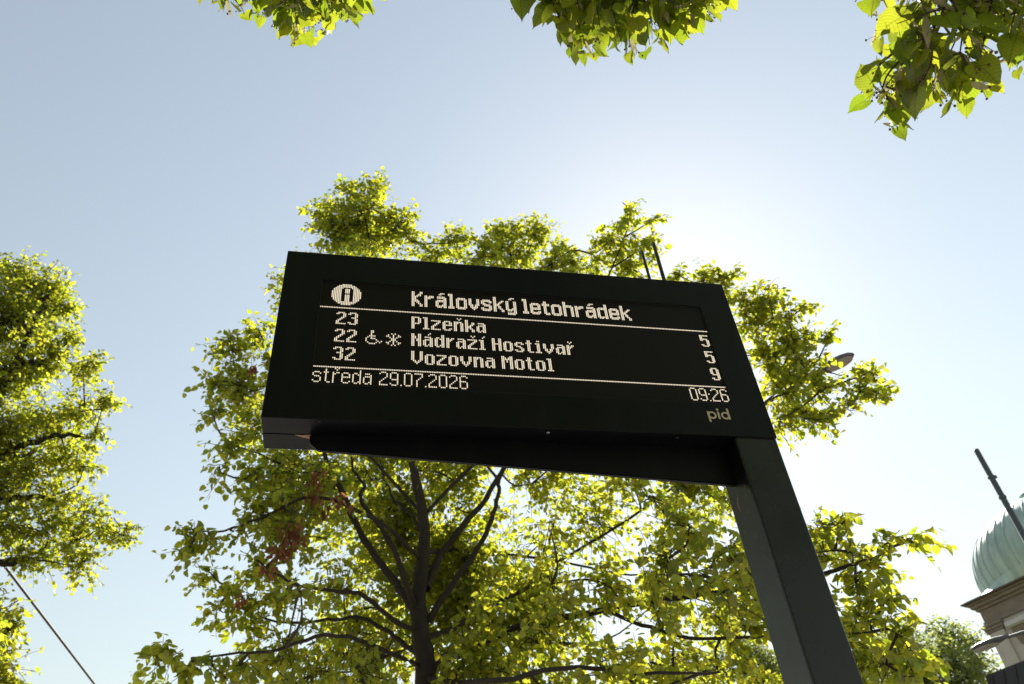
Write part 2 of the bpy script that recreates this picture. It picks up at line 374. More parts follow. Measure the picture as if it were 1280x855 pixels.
FH = {  # header font, 13 rows (+2 descender), lower case from row 3
'K': "##...## ##...## ##..##. ##.###. ####... ###.... ###.... ####... #####.. ##.##.. ##..##. ##...## ##...##",
'r': "- - - ##.### ###### ####.. ##.... ##.... ##.... ##.... ##.... ##.... ##....",
'a': "- - - .#####. .###### .....## .###### ####### ##...## ##...## ##..### ####### .###.##",
'l': "###. ###. .##. .##. .##. .##. .##. .##. .##. .##. .##. #### ####",
'o': "- - - .#####. ####### ##...## ##...## ##...## ##...## ##...## ##...## ####### .#####.",
'v': "- - - ##...## ##...## ##...## ##...## ##...## ###.### .##.##. .#####. ..###.. ...#...",
's': "- - - .#####. ####### ##...## ###.... .#####. ..##### .....## ##...## ####### .#####.",
'k': "##..... ##..... ##..... ##...## ##..##. ##.##.. ####... ####... ##.##.. ##.##.. ##..##. ##...## ##...##",
'y': "- - - ##...## ##...## ##...## ##...## ##...## ##...## ##..### ####### .###.## .....## .###### .#####.",
'e': "- - - .#####. ####### ##...## ##...## ####### ####### ##..... ##...## ####### .#####.",
't': "- .##.. .##.. ##### ##### .##.. .##.. .##.. .##.. .##.. .##.. .#### ..###",
'h': "##..... ##..... ##..... ######. ####### ##...## ##...## ##...## ##...## ##...## ##...## ##...## ##...##",
'd': ".....## .....## .....## .###### ####### ##...## ##...## ##...## ##...## ##...## ##...## ####### .###.##"}
ACC = {'á': ('a', 'acute'), 'ý': ('y', 'acute'), 'í': ('I', 'acute'), 'ň': ('n', 'caron'), 'ž': ('z', 'caron'), 'ř': ('r', 'caron')}
def glyph(font, ch):
    if ch in ACC: b_, a = ACC[ch]
    else: b_, a = ch, None
    rows = font[b_].split(); pts = []; wd = max(len(r_) for r_ in rows)
    for j, row in enumerate(rows):
        pts += [(i, j) for i, c_ in enumerate(row) if c_ == '#']
    m_ = wd // 2
    if a == 'acute':
        pts += [(m_ - 1 + 1, -1 + 1 - 0), (m_ + 1, -1)] if font is not FH else [(m_ - 1, 1), (m_, 1), (m_, 0), (m_ + 1, 0), (m_ + 2, 0)]
    if a == 'caron': pts += [(m_ - 1, -1), (m_ + 1, -1), (m_, 0)]
    return pts, wd
PX = 0.00533
def led_mesh(name, dots):
    V = []; F = []; h = PX * 0.32
    for c_, r_ in dots:
        x = SX0 + 0.0030 + (c_ + 0.5) * PX; z = ZB + 0.561 - r_ * PX; k = len(V)
        y = ys - 0.0012
        V += [(x - h, y, z - h), (x + h, y, z - h), (x + h, y, z + h), (x - h, y, z + h), (x - h, ys, z - h), (x + h, ys, z - h), (x + h, ys, z + h), (x - h, ys, z + h)]
        F += [(k, k + 1, k + 2, k + 3), (k, k + 4, k + 5, k + 1), (k + 1, k + 5, k + 6, k + 2), (k + 2, k + 6, k + 7, k + 3), (k + 3, k + 7, k + 4, k)]
    return link(name, mesh_np(name, V, F), M['led'], screen)
def text(font, s, c0, r0, space=3):
    c_ = c0; dots = []
    for ch in s:
        if ch == ' ':
            led_mesh('text_line', dots); dots = []; c_ += space; continue
        p, wd = glyph(font, ch); dots += [(c_ + i, r0 + j) for i, j in p]; c_ += wd + 1
    return led_mesh('text_line', dots)
text(FH, 'Královský letohrádek', 55, 3)
text(FA, '23', 10, 25); text(FA, '22', 10, 39); text(FA, '32', 10, 53)
text(FA, 'Plzeňka', 55, 25); text(FA, 'Nádraží Hostivař', 55, 39); text(FA, 'Vozovna Motol', 55, 53)
text(FA, '5', 243, 25); text(FA, '5', 243, 39); text(FA, '9', 243, 53)
text(FT, 'středa 29.07.2026', 0, 70); text(FT, '09:26', 225, 70)
led_mesh('divider_line', [(c_, 21) for c_ in range(250)]); led_mesh('divider_line', [(c_, 68) for c_ in range(250)])
disc = [(i, j) for i in range(18) for j in range(18) if (i - 8.5) ** 2 + (j - 8.5) ** 2 < 8.95 ** 2]
A = set()
for j in range(3, 15):
    for i in range(6, 13):
        k = i - 6
        if j == 3: on = 1 <= k <= 5
        elif j == 8: on = True
        else: on = k < 2 or k > 4
        if on: A.add((i, j))
led_mesh('platform_symbol', [(6 + i, 1 + j) for i, j in disc if (i, j) not in A])
wh = [(3, j) for j in range(7)] + [(4, 0), (4, 1), (4, 4), (5, 4), (2, 4), (1, 5), (0, 6), (0, 7), (0, 8), (1, 9), (2, 10), (3, 10), (4, 10), (5, 10), (6, 9), (4, 6), (5, 6), (6, 7), (7, 8), (8, 9), (9, 8)]
led_mesh('wheelchair_symbol', [(28 + i, 38.5 + j) for i, j in wh])
sn = [(4, j) for j in range(1, 9)] + [(3, 0), (5, 0), (3, 9), (5, 9), (3, 5), (5, 5), (3, 4), (5, 4), (2, 3), (6, 3), (2, 6), (6, 6), (1, 1), (1, 2), (0, 2), (7, 1), (7, 2), (8, 2), (1, 7), (1, 8), (0, 7), (7, 7), (7, 8), (8, 7)]
led_mesh('snowflake_symbol', [(40 + i, 40 + j) for i, j in sn])
# printed lettering below the screen
bm = bmesh.new(); yl0, yl1 = FY - 0.0009, FY + 0.001
def LX(mm): return BX + mm / 1000
def LZ(mm): return ZB + mm / 1000
def ring(cx, cz, ro, ri, n=28):
    q = [[bm.verts.new((LX(cx + r_ * math.cos(2 * math.pi * i / n)), y_, LZ(cz + r_ * math.sin(2 * math.pi * i / n)))) for i in range(n)] for r_, y_ in ((ri, yl0), (ro, yl0), (ro, yl1))]
    for A_, B_ in zip(q, q[1:]):
        for i in range(n): bm.faces.new((A_[i], A_[(i + 1) % n], B_[(i + 1) % n], B_[i]))
ring(1379.0, 77.5, 14.6, 8.6); ring(1424.4, 77.5, 14.6, 8.6)
box(bm, LX(1363.6), LX(1370), yl0 - 0.0001, yl1, LZ(51), LZ(92)); box(bm, LX(1433), LX(1439.4), yl0 - 0.0001, yl1, LZ(63), LZ(106)); box(bm, LX(1398.4), LX(1404.8), yl0, yl1, LZ(63), LZ(92))
bmesh.ops.create_cone(bm, cap_ends=True, segments=16, radius1=0.0042, radius2=0.0042, depth=yl1 - yl0, matrix=Matrix.Translation((LX(1401.6), (yl0 + yl1) / 2, LZ(100.5))) @ Matrix.Rotation(math.pi / 2, 4, 'X'))
bm_obj('printed_logo', bm, M['logo'], board)
g_ = np.random.default_rng(4); V, F = tube_arrays(np.stack([np.linspace(-PW / 2 + 0.008, PW / 2 - 0.012, 30), np.full(30, FY + 0.004), ZB - 0.004 + g_.normal(0, 0.0004, 30)], 1), 0.0013 + g_.random(30) * 0.0012, 6)
link('weld_bead', mesh_np('weld_bead', V, F, True), M['paint'], board)
# tapered cantilever arm under the housing
bm = bmesh.new(); prism(bm, [(XL + 0.133, ZB - 0.0005), (-PW / 2 - 0.0005, ZB - 0.0005), (-PW / 2 - 0.0005, ZB - 0.132), (XL + 0.16, ZB - 0.052), (XL + 0.136, ZB - 0.030)], 'y', MID - 0.002, MID + 0.014)
bmesh.ops.bevel(bm, geom=bm.edges[:], offset=0.003, segments=2, affect='EDGES')
bm_obj('cantilever_arm', bm, M['paint'], board)
# underside screws, face screws
for xx, yy in ((0.836, 0.023), (0.16, 0.012), (1.25, 0.023)):
    bm = bmesh.new(); bmesh.ops.create_cone(bm, cap_ends=True, segments=14, radius1=0.0038, radius2=0.0052, depth=0.003, matrix=Matrix.Translation((BX + xx, FY + yy, ZB - 0.0014)))
    bm_obj('screw', bm, M['screw' if xx == 0.836 else 'paint_dark'], board)
# antennas
for xx, zz, rr in ((1.337, 0.947, 0.0052), (1.396, 1.003, 0.0068)):
    bm = bmesh.new(); lathe(bm, [(rr * 1.9, Z1), (rr * 1.9, Z1 + 0.02), (rr * 1.1, Z1 + 0.024), (rr * 1.1, Z1 + 0.06), (rr, ZB + zz - 0.01), (rr * 0.8, ZB + zz - 0.003), (rr * 0.3, ZB + zz)], 14, BX + xx, FY + 0.08)
    bm_obj('antenna', bm, M['rubber'], board, True)
# dried streak and specks on the side of the post
bm = bmesh.new(); xs_ = -PW / 2 - 0.0006
def streak(pts, hw):
    L = []
    for i, (y_, z_) in enumerate(pts):
        h = hw * math.sin(math.pi * (i + 0.35) / (len(pts) - 0.3)) + 0.0006
        L.append((bm.verts.new((xs_, FY + y_ - h, ZB + z_)), bm.verts.new((xs_, FY + y_ + h, ZB + z_))))
    for a_, b_ in zip(L, L[1:]): bm.faces.new((a_[0], a_[1], b_[1], b_[0]))
streak([(0.085, -0.158), (0.092, -0.168), (0.101, -0.178), (0.104, -0.190), (0.100, -0.205), (0.095, -0.213)], 0.0026)
for k in range(16):
    y_, z_ = rng.uniform(0.03, 0.13), -0.15 - rng.exponential(0.07); s_ = rng.uniform(0.0008, 0.0028)
    streak([(y_, z_), (y_ + s_ * 0.3, z_ - s_), (y_, z_ - 2.4 * s_)], s_)
tag(bm_obj('dried_dirt', bm, M['residue'], post), kind='stuff')
# small dry leaf stuck in the seam below the housing
lf = []
for (u, v) in ((0.093, 0.0795), (0.112, 0.0815), (0.135, 0.077), (0.142, 0.081), (0.138, 0.085), (0.152, 0.088), (0.138, 0.0975), (0.118, 0.092), (0.104, 0.087)): lf.append((u, v))
bm = bmesh.new()
prism(bm, [(0, 0)] and [(u - 0.12, v - 0.087) for u, v in lf], 'z', -0.0022, -0.0003)
for v in bm.verts: v.co.z -= 0.05 * abs(v.co.y) + 0.02 * max(0, v.co.x)
o = bm_obj('dry_leaf', bm, M['tan'])
lp = base + EX * (BX + 0.12) + EY * (FY + 0.087); o.location = (lp[0], lp[1], ZB); o.rotation_euler[2] = YAW
tag(o, 'small torn tan dry leaf stuck in the seam under the display housing', 'leaf')

# ------------------------------------------------------------------ leaves
def leaf_geo():
    # heart-shaped blade folded on the midrib, unit length along +y
    V = np.array([(0, 0, 0), (-.30, -.06, .03), (-.46, .22, .08), (-.42, .52, .06), (-.24, .82, .01), (0, 1.04, -.06), (0, .42, 0), (.30, -.06, .03), (.46, .22, .08), (.42, .52, .06), (.24, .82, .01)], float)
    F = np.array([(6, 0, 1), (6, 1, 2), (6, 2, 3), (6, 3, 4), (6, 4, 5), (6, 7, 0), (6, 8, 7), (6, 9, 8), (6, 10, 9), (6, 5, 10)])
    return V, F
LV, LF = leaf_geo()
LV6 = np.array([(0, 0, 0), (-.40, .08, .05), (-.42, .52, .06), (0, 1.03, -.05), (.42, .52, .06), (.40, .08, .05)], float)
LF6 = np.array([(0, 2, 1), (0, 3, 2), (0, 4, 3), (0, 5, 4)])
def leaf_cloud(name, pos, d, nrm, size, mat, parent, lo=False, width=1.0, detail=False):
    V0, F0 = (LV6, LF6) if lo else (LV, LF)
    if detail: V0, F0 = BIGV, BIGF
    n = len(pos); d = norm(d); x = norm(np.cross(d, nrm)); z = np.cross(x, d)
    cup = rng.uniform(0.1, 1.7, n); curl = rng.uniform(-0.25, 0.35, n)
    L = np.repeat(V0[None], n, 0).copy(); L[:, :, 2] *= cup[:, None]; L[:, :, 2] -= curl[:, None] * L[:, :, 1] ** 2; L[:, :, 0] *= width * rng.uniform(0.82, 1.12, n)[:, None]
    V = pos[:, None, :] + size[:, None, None] * (L[:, :, 0:1] * x[:, None] + L[:, :, 1:2] * d[:, None] + L[:, :, 2:3] * z[:, None])
    k = len(V0)
    F = (np.arange(n)[:, None, None] * k + F0[None]).reshape(-1, 3)
    me = mesh_np(name, V.reshape(-1, 3), F, True)
    a = me.attributes.new('tint', 'FLOAT', 'POINT'); a.data.foreach_set('value', np.repeat(rng.random(n), k).astype(np.float32))
    o = link(name, me, mat, parent); tag(o, kind='stuff'); return o
def big_leaf_mesh(i, petiole=True):
    """a detailed leaf: toothed heart outline, cupped blade, petiole"""
    r_ = random.Random(100 + i)
    prof = [(0.0, 0.02), (0.16, -0.07), (0.32, -0.05), (0.43, 0.08), (0.475, 0.24), (0.455, 0.42), (0.385, 0.60), (0.27, 0.77), (0.13, 0.91), (0.035, 1.02), (0.0, 1.12)]
    ny = 11; cup = r_.uniform(0.05, 0.28); curl = r_.uniform(-0.1, 0.3); wav = r_.uniform(0.02, 0.05); ph = r_.uniform(0, 6)
    asym = r_.uniform(-0.06, 0.06)
    V = []; F = []
    def z(x, y): return cup * abs(x) ** 1.3 * 1.6 - curl * y * y + wav * math.sin(ph + 9 * x + 7 * y)
    mid = [0.02 + 1.08 * k / (ny - 1) for k in range(ny)]
    for k in range(ny): V.append((0, mid[k], -0.02 + z(0, mid[k])))
    for s in (-1, 1):
        e0 = len(V)
        for k, (x, y) in enumerate(prof):
            tooth = 1 + (0.03 if k % 2 else -0.02); X = s * x * tooth * (1 + s * asym); V.append((X, y, z(X, y)))
        h0 = len(V)
        for k, (x, y) in enumerate(prof):
            X = s * x * 0.5; Y = (y + mid[k]) / 2; V.append((X, Y, z(X, Y) + 0.012))
        for k in range(ny - 1):
            a, b_, c_, d_ = k, k + 1, h0 + k + 1, h0 + k
            F.append((a, b_, c_, d_) if s < 0 else (a, d_, c_, b_))
            a, b_, c_, d_ = h0 + k, h0 + k + 1, e0 + k + 1, e0 + k
            F.append((a, b_, c_, d_) if s < 0 else (a, d_, c_, b_))
    if petiole:
        k0 = len(V); w_ = 0.012
        P = [(0, 0.03, -0.01), (0.02, -0.15, 0.02), (0.0, -0.32, 0.07), (-0.02, -0.45, 0.15)]
        for p in P: V += [(p[0] - w_, p[1], p[2]), (p[0] + w_, p[1], p[2]), (p[0], p[1], p[2] + w_ * 1.6)]
        for s in range(3):
            for j in range(3):
                F.append((k0 + s * 3 + j, k0 + s * 3 + (j + 1) % 3, k0 + s * 3 + 3 + (j + 1) % 3, k0 + s * 3 + 3 + j))
    me = mesh_np('leaf_blade', V, F, True); me.materials.append(M['leaf_vein']); return me
BIG = [big_leaf_mesh(i) for i in range(8)]
BIGV = np.array([v.co[:] for v in BIG[2].vertices]); BIGF = np.array([t_ for f in BIG[2].polygons for t_ in ((f.vertices[0], f.vertices[1], f.vertices[2]), (f.vertices[0], f.vertices[2], f.vertices[3]))])
MEDM = []
for i in range(4):
    V0 = LV.copy(); V0[:, 2] *= 0.6 + 0.5 * i; V0[:, 2] -= 0.12 * (i - 1) * V0[:, 1] ** 2
    me = mesh_np('leaf_blade', V0, LF, True); me.materials.append(M['leaf']); MEDM.append(me)
def place_leaf(name, me, pos, d, nrm, size, parent):
    d = norm(d); x = norm(np.cross(d, nrm)); z = np.cross(x, d)
    o = bpy.data.objects.new(name, me); col.objects.link(o); o.parent = parent
    o.matrix_basis = Matrix(((x[0] * size, d[0] * size, z[0] * size, pos[0]), (x[1] * size, d[1] * size, z[1] * size, pos[1]), (x[2] * size, d[2] * size, z[2] * size, pos[2]), (0, 0, 0, 1)))
    return o

def grow(lobes, axis, tw_per_m3, leaf_len, limb_pts, twigs, leaves_per=9, tw_len=(0.22, 0.5), core=True):
    """leafy shoots through each lobe; returns leaf frames. Branches run from the nearest limb point into the lobe."""
    P = []; D = []; S = []
    near = [np.min(np.linalg.norm(limb_pts - np.asarray(l[0]), axis=1)) for l in lobes]
    for (c, r, dens) in [lobes[i] for i in np.argsort(near)]:
        c = np.asarray(c)
        outw = c - axis; outw[2] *= 0.4; outw = norm(outw)
        # branch from the limb skeleton
        lp = limb_pts; dd = np.linalg.norm(lp - c, axis=1) + 0.55 * np.maximum(0, lp[:, 2] - c[2] + 0.1)
        a = lp[np.argmin(dd)]
        mid = (a + c) / 2 + rng.normal(0, 0.08, 3) * np.linalg.norm(c - a) + np.array([0, 0, -0.04 * np.linalg.norm(c - a)])
        pts, rr = catmull([a, mid, c], [0.009 + 0.011 * min(2, np.linalg.norm(c - a)), 0.010, 0.006], 4)
        twigs.add(pts, rr, 5); limb_pts = np.vstack([limb_pts, pts[3:]])
        nt_ = max(5, int(dens * tw_per_m3 * r ** 2.2))
        q = norm(rng.normal(0, 1, (nt_, 3))) * (rng.random((nt_, 1)) ** (1 / 2.2)) * r * 0.82
        basep = c + q
        for i in range(nt_):
            L = rng.uniform(*tw_len) * min(1.0, 0.55 + r)
            dr = norm(norm(q[i]) * 0.6 + outw * 0.5 + rng.normal(0, 0.55, 3))
            ts = np.linspace(0, 1, 4)
            pp = basep[i] + dr * L * (ts - 0.35)[:, None] + np.array([0, 0, -0.22 * L]) * (ts ** 2)[:, None]
            if i % 3 == 0: twigs.add(np.vstack([c + (pp[0] - c) * 0.15, c + (pp[0] - c) * 0.6 + rng.normal(0, 0.03, 3), pp[0], pp[2], pp[3]]), [0.006, 0.005, 0.004, 0.003, 0.0015], 4)
            else: twigs.add(pp, [0.0035, 0.003, 0.0025, 0.0012], 3)
            k = rng.integers(leaves_per - 2, leaves_per + 3)
            tt = np.linspace(0.05, 1.0, k)
            lpnt = basep[i] + dr * L * (tt - 0.35)[:, None] + np.array([0, 0, -0.22 * L]) * (tt ** 2)[:, None]
            side = norm(np.cross(dr, np.array([0, 0, 1.0]) + rng.normal(0, 0.2, 3)))
            sg = np.where(np.arange(k) % 2 == 0, 1, -1)[:, None]
            off = norm(side * sg * 0.8 + dr * 0.45 + rng.normal(0, 0.35, (k, 3)))
            P.append(lpnt + off * leaf_len * 0.4); D.append(norm(off * 0.9 + np.array([0, 0, -0.55]) + rng.normal(0, 0.35, (k, 3)))); S.append(leaf_len * rng.uniform(0.62, 1.2, k) * np.where(tt > 0.9, 0.75, 1))
    P = np.vstack(P); D = np.vstack(D); S = np.concatenate(S)
    nr = norm(np.array([0, -0.25, 1.0]) + rng.normal(0, 0.6, P.shape))
    return P, D, nr, S

def lobes_px(L, jit=0.0, dens=1.0):
    out = []
    for e in L:
        px, py, rp, Y = e[:4]; p = at(px, py, Y); sl = np.linalg.norm(p - CAM)
        out.append((p, rp * sl / FPX, e[4] if len(e) > 4 else dens))
    return out

def limb_sets(px_limbs):
    res = []
    for pts, r0, r1 in px_limbs:
        W = np.array([at(*p) for p in pts]); rr = np.linspace(r0, r1, len(W))
        res.append(catmull(W, rr, 5))
    return res
def wobble(P, a, seed):
    g = np.random.default_rng(seed); n = len(P); w_ = np.cumsum(g.normal(0, 1, (n, 3)), 0); w_ -= np.linspace(0, 1, n)[:, None] * w_[-1]
    return P + a * w_ / max(1, math.sqrt(n))

# ---- main linden behind the board
YT = 7.4
tree = empty('linden_tree', (*at(531, 855, YT)[:2], 0))
tag(tree, 'large backlit linden tree with dark branching trunk right behind the departure board', 'tree')
tb = np.array([at(531, 855, YT)[0], at(531, 855, YT)[1], 0])
trunk_pts = np.vstack([tb, tb + [0.02, 0, 1.6], at(531, 855, YT), at(528, 800, YT), at(527, 752, YT), at(533, 700, YT), at(534, 650, YT), at(524, 600, YT), at(518, 572, YT), at(505, 480, YT), at(492, 400, YT), at(470, 330, YT - 0.1), at(456, 270, YT - 0.2)])
tr = np.array([0.17, 0.135, 0.12, 0.112, 0.098, 0.085, 0.075, 0.062, 0.055, 0.045, 0.036, 0.024, 0.012])
tp, trr = catmull(trunk_pts, tr * np.r_[1, .95, np.full(11, .78)], 5); tp = wobble(tp, 0.04, 3)
def child_mesh(name, V, F, mat, parent, smooth=True, inv=None):
    o = link(name, mesh_np(name, V, F, smooth), mat); o.parent = parent; o.matrix_parent_inverse = Matrix.Translation(-Vector(parent.location)) if parent.location.length else Matrix()
    return o
def solid_tube(name, P, Rr, n, mat, parent, rough=0.06):
    V, F = tube_arrays(P, Rr, n); g = np.random.default_rng(len(P) * 7 + n)
    k = len(P); bumps = 1 + rough * g.normal(0, 1, (k, n)); V = (V.reshape(k, n, 3) - P[:, None]) * bumps[:, :, None] + P[:, None]
    return child_mesh(name, V.reshape(-1, 3), F, mat, parent)
solid_tube('trunk', tp, trr, 14, M['bark'], tree)
Y = YT
limbs_def = [
    ([(519, 765, Y), (503, 738, Y - .1), (489, 718, Y - .15), (464, 682, Y - .25), (438, 639, Y - .4), (424, 606, Y - .5), (412, 578, Y - .6), (395, 520, Y - .8), (380, 460, Y - .9)], 0.058, 0.02),
    ([(516, 758, Y), (511, 742, Y - .2), (497, 708, Y - .3), (482, 676, Y - .4), (461, 645, Y - .5), (446, 622, Y - .5), (451, 606, Y - .5), (440, 586, Y - .6), (436, 540, Y - .7)], 0.045, 0.014),
    ([(534, 735, Y), (545, 704, Y + .1), (562, 680, Y + .2), (590, 645, Y + .3), (618, 612, Y + .4), (634, 582, Y + .5), (650, 520, Y + .7), (655, 440, Y + .8), (640, 340, Y + .8)], 0.058, 0.014),
    ([(536, 778, Y), (553, 745, Y - .1), (582, 712, Y - .2), (603, 680, Y - .3), (618, 648, Y - .3), (626, 615, Y - .3), (634, 583, Y - .3), (690, 480, Y - .3), (760, 350, Y - .2), (785, 285, Y - .2)], 0.045, 0.012),
    ([(532, 840, Y), (560, 822, Y - .1), (621, 798, Y - .3), (683, 777, Y - .5), (755, 764, Y - .7), (842, 748, Y - .9), (905, 738, Y - 1), (1000, 722, Y - 1.2), (1070, 705, Y - 1.3), (1110, 690, Y - 1.4)], 0.055, 0.014),
    ([(530, 800, Y), (560, 790, Y + .3), (607, 764, Y + .5), (640, 748, Y + .6), (664, 735, Y + .6), (672, 718, Y + .6), (720, 690, Y + .7), (800, 640, Y + .9), (900, 560, Y + 1), (960, 480, Y + 1)], 0.042, 0.012),
    ([(527, 665, Y), (510, 640, Y + .2), (492, 620, Y + .3), (480, 596, Y + .4), (470, 560, Y + .5)], 0.022, 0.01),
    ([(526, 790, Y), (498, 776, Y - .3), (465, 745, Y - .5), (430, 738, Y - .6), (390, 735, Y - .7), (350, 722, Y - .8), (320, 700, Y - .8)], 0.036, 0.01),
    ([(528, 820, Y), (495, 800, Y + .2), (455, 775, Y + .3), (410, 776, Y + .4), (350, 775, Y + .4), (300, 760, Y + .4)], 0.034, 0.01),
    ([(528, 835, Y), (490, 815, Y - .5), (420, 790, Y - .9), (360, 805, Y - 1.1), (300, 815, Y - 1.2), (240, 822, Y - 1.2)], 0.03, 0.008),
    ([(525, 700, Y), (480, 660, Y - .6), (400, 620, Y - .9), (340, 640, Y - 1), (290, 662, Y - 1.1), (250, 665, Y - 1.1)], 0.03, 0.008),
    ([(534, 690, Y), (600, 690, Y + .9), (700, 700, Y + 1.4), (790, 720, Y + 1.6), (860, 700, Y + 1.8)], 0.03, 0.01),
    ([(525, 640, Y), (450, 560, Y + .3), (370, 520, Y + .4), (310, 490, Y + .5)], 0.026, 0.01),
    ([(534, 640, Y), (620, 560, Y + .6), (740, 470, Y + .8), (860, 420, Y + .8), (960, 400, Y + .8), (1010, 420, Y + .8)], 0.028, 0.01),
    ([(900, 560, Y + 1), (960, 500, Y + .6), (1010, 470, Y + .5), (1060, 470, Y + .4)], 0.016, 0.008),
    ([(530, 850, Y), (600, 850, Y - 1), (700, 840, Y - 1.6), (800, 850, Y - 1.8), (900, 840, Y - 1.8)], 0.034, 0.01),
    ([(760, 763, Y - .7), (830, 790, Y - .9), (900, 800, Y - 1.1), (1000, 790, Y - 1.3), (1090, 790, Y - 1.4)], 0.024, 0.008),
]
skel = [tp[len(tp) // 3:]]
for i, (lp_, r0, r1) in enumerate(limbs_def):
    W = np.array([at(*p) for p in lp_]); a, b_ = catmull(W, np.linspace(r0, r1, len(W)) * 0.78, 5); a = wobble(a, 0.045, 20 + i)
    solid_tube('limb', a, b_, 9, M['bark'], tree); skel.append(a[3:])
skel = np.vstack(skel)
sil = [  # crown lobes: photo x, y, radius in px, distance, density
    (450, 268, 46, 7.2), (418, 285, 34, 7.4), (490, 288, 32, 7.2), (472, 240, 22, 7.2), (432, 236, 12, 7.2), (400, 268, 20, 7.5), (505, 265, 12, 7.1), (455, 300, 40, 8.0),
    (568, 305, 26, 7.8), (625, 292, 24, 7.9), (668, 292, 26, 8.0), (640, 320, 34, 8.2), (600, 322, 34, 7.6), (700, 312, 18, 8.0),
    (786, 276, 16, 7.2), (765, 302, 28, 7.2), (805, 306, 22, 7.0), (742, 318, 20, 7.4), (790, 258, 10, 7.2), (815, 275, 10, 7.1), (790, 330, 30, 7.6),
    (540, 318, 18, 7.5), (520, 305, 16, 7.6), (715, 325, 18, 7.8), (850, 345, 16, 7.6), (690, 330, 22, 7.7), (450, 350, 60, 7.0), (540, 370, 60, 7.6), (640, 380, 60, 7.8), (740, 390, 60, 7.4), (840, 400, 55, 7.8), (400, 420, 55, 7.2), (500, 460, 60, 8.0), (600, 470, 60, 6.8), (720, 480, 60, 7.8), (830, 480, 60, 7.6), (420, 510, 50, 7.6), (550, 540, 50, 6.6), (660, 560, 50, 8.4), (780, 560, 50, 7.0), (870, 560, 45, 8.0),
    (880, 350, 18, 7.8), (906, 345, 18, 7.8), (895, 372, 26, 8.2), (935, 375, 24, 7.8), (962, 372, 18, 7.6), (985, 388, 14, 7.6), (1006, 384, 9, 7.6), (950, 405, 32, 8.0), (990, 425, 28, 7.8), (1036, 421, 10, 7.4), (1005, 455, 26, 7.6), (965, 450, 34, 8.0), (985, 490, 34, 7.9), (1028, 486, 22, 7.4), (1076, 470, 13, 7.2), (1092, 466, 10, 7.2), (1075, 490, 20, 7.2), (1095, 490, 11, 7.2), (1060, 508, 14, 7.2), (1005, 522, 24, 7.6), (1035, 522, 14, 7.4), (975, 525, 20, 7.6),
    (325, 418, 24, 7.6), (290, 438, 24, 7.5), (272, 478, 20, 7.3), (266, 516, 17, 7.2), (305, 485, 34, 7.6), (325, 530, 34, 7.4), (290, 556, 22, 7.0), (345, 470, 30, 8.0), (275, 590, 14, 6.6), (318, 598, 22, 6.6), (350, 580, 30, 6.9),
    (240, 662, 13, 6.3), (262, 670, 14, 6.3), (236, 686, 9, 6.3), (292, 664, 18, 6.4), (322, 640, 24, 6.5), (350, 620, 26, 6.8), (345, 660, 24, 7.2),
    (262, 715, 12, 7.2), (282, 732, 18, 7.1), (272, 762, 14, 7.3), (305, 755, 22, 7.4), (330, 712, 24, 6.8), (345, 745, 28, 7.2), (320, 790, 24, 7.6),
    (212, 822, 12, 6.2), (236, 834, 12, 6.2), (198, 812, 7, 6.2), (270, 836, 16, 6.2), (300, 835, 22, 6.4), (340, 830, 26, 7.0),
    (1024, 650, 18, 6.4), (1050, 655, 16, 6.3), (1030, 690, 26, 6.4), (1066, 690, 18, 6.2), (1112, 678, 14, 6.0), (1140, 676, 12, 6.0), (1096, 706, 14, 6.0), (1070, 730, 26, 6.1), (1108, 748, 18, 5.9), (1085, 775, 28, 6.0), (1122, 792, 20, 5.7), (1108, 830, 26, 5.7), (1136, 836, 14, 5.6), (1058, 800, 34, 6.3), (1070, 846, 26, 6.2),
    (1010, 690, 24, 7.0), (1030, 760, 30, 6.6), (1020, 820, 34, 6.6), (960, 640, 30, 7.0), (975, 740, 30, 7.2)]
g = np.random.default_rng(5)
for k in range(105):
    px, py = g.uniform(350, 960), g.uniform(585, 880)
    if 380 < px < 670 and py < 810 and g.random() < 0.93: Yd = YT + g.uniform(0.5, 1.9)
    else: Yd = YT + g.choice([-1, 1]) * g.uniform(0.3, 1.9)
    if py > 790 and px > 880 and g.random() < 0.6: continue
    sil.append((px, py, g.uniform(32, 56), Yd, 0.39))
for k in range(16):   # far side and hidden upper crown
    a_ = g.uniform(0, 2 * math.pi); sil.append((g.uniform(380, 880), g.uniform(360, 560), 45, YT + g.uniform(0.6, 2.6), 0.6))
for k in range(12): sil.append((360 + k * 45 + g.uniform(-15, 15), g.uniform(560, 600), 36, YT + g.uniform(0.6, 1.6), 0.5))
for k in range(14): sil.append((g.uniform(380, 1000), g.uniform(870, 960), 45, YT + g.uniform(-1.5, 2.0), 0.6))
sil = [(*e[:4], 0.85) if k < 21 else (*e[:4], 0.4) if (e[2] >= 45 and len(e) < 5) else e for k, e in enumerate(sil)]
lobes = lobes_px(sil)
tw = Tubes(); axis = np.array([tb[0], tb[1], 6.5])
P, D, NR, S = grow(lobes, axis, 560, 0.067, skel, tw, 9)
to = tw.build('twigs', M['twig'], None); to.parent = tree; to.matrix_parent_inverse = Matrix.Translation(-Vector(tree.location)); tag(to, kind='stuff')
x_, y_, z_ = project(P)
face = np.abs((norm(NR) * norm(P - CAM)).sum(1))
vis = (x_ > 0) & (x_ < 1280) & (y_ > 0) & (y_ < 855)
brd = (y_ > 313 + 0.0773 * (x_ - 360) - 8) & (y_ < 565 + 0.076 * (x_ - 335)) & (x_ > 330) & (x_ < 975)
score = np.where(vis & ~brd, S * (0.35 + face) / np.linalg.norm(P - CAM, axis=1) ** 1.6, 0)
top = np.argsort(-score)[:300]; rest = np.ones(len(P), bool); rest[top] = False
print('main tree leaves', len(P))

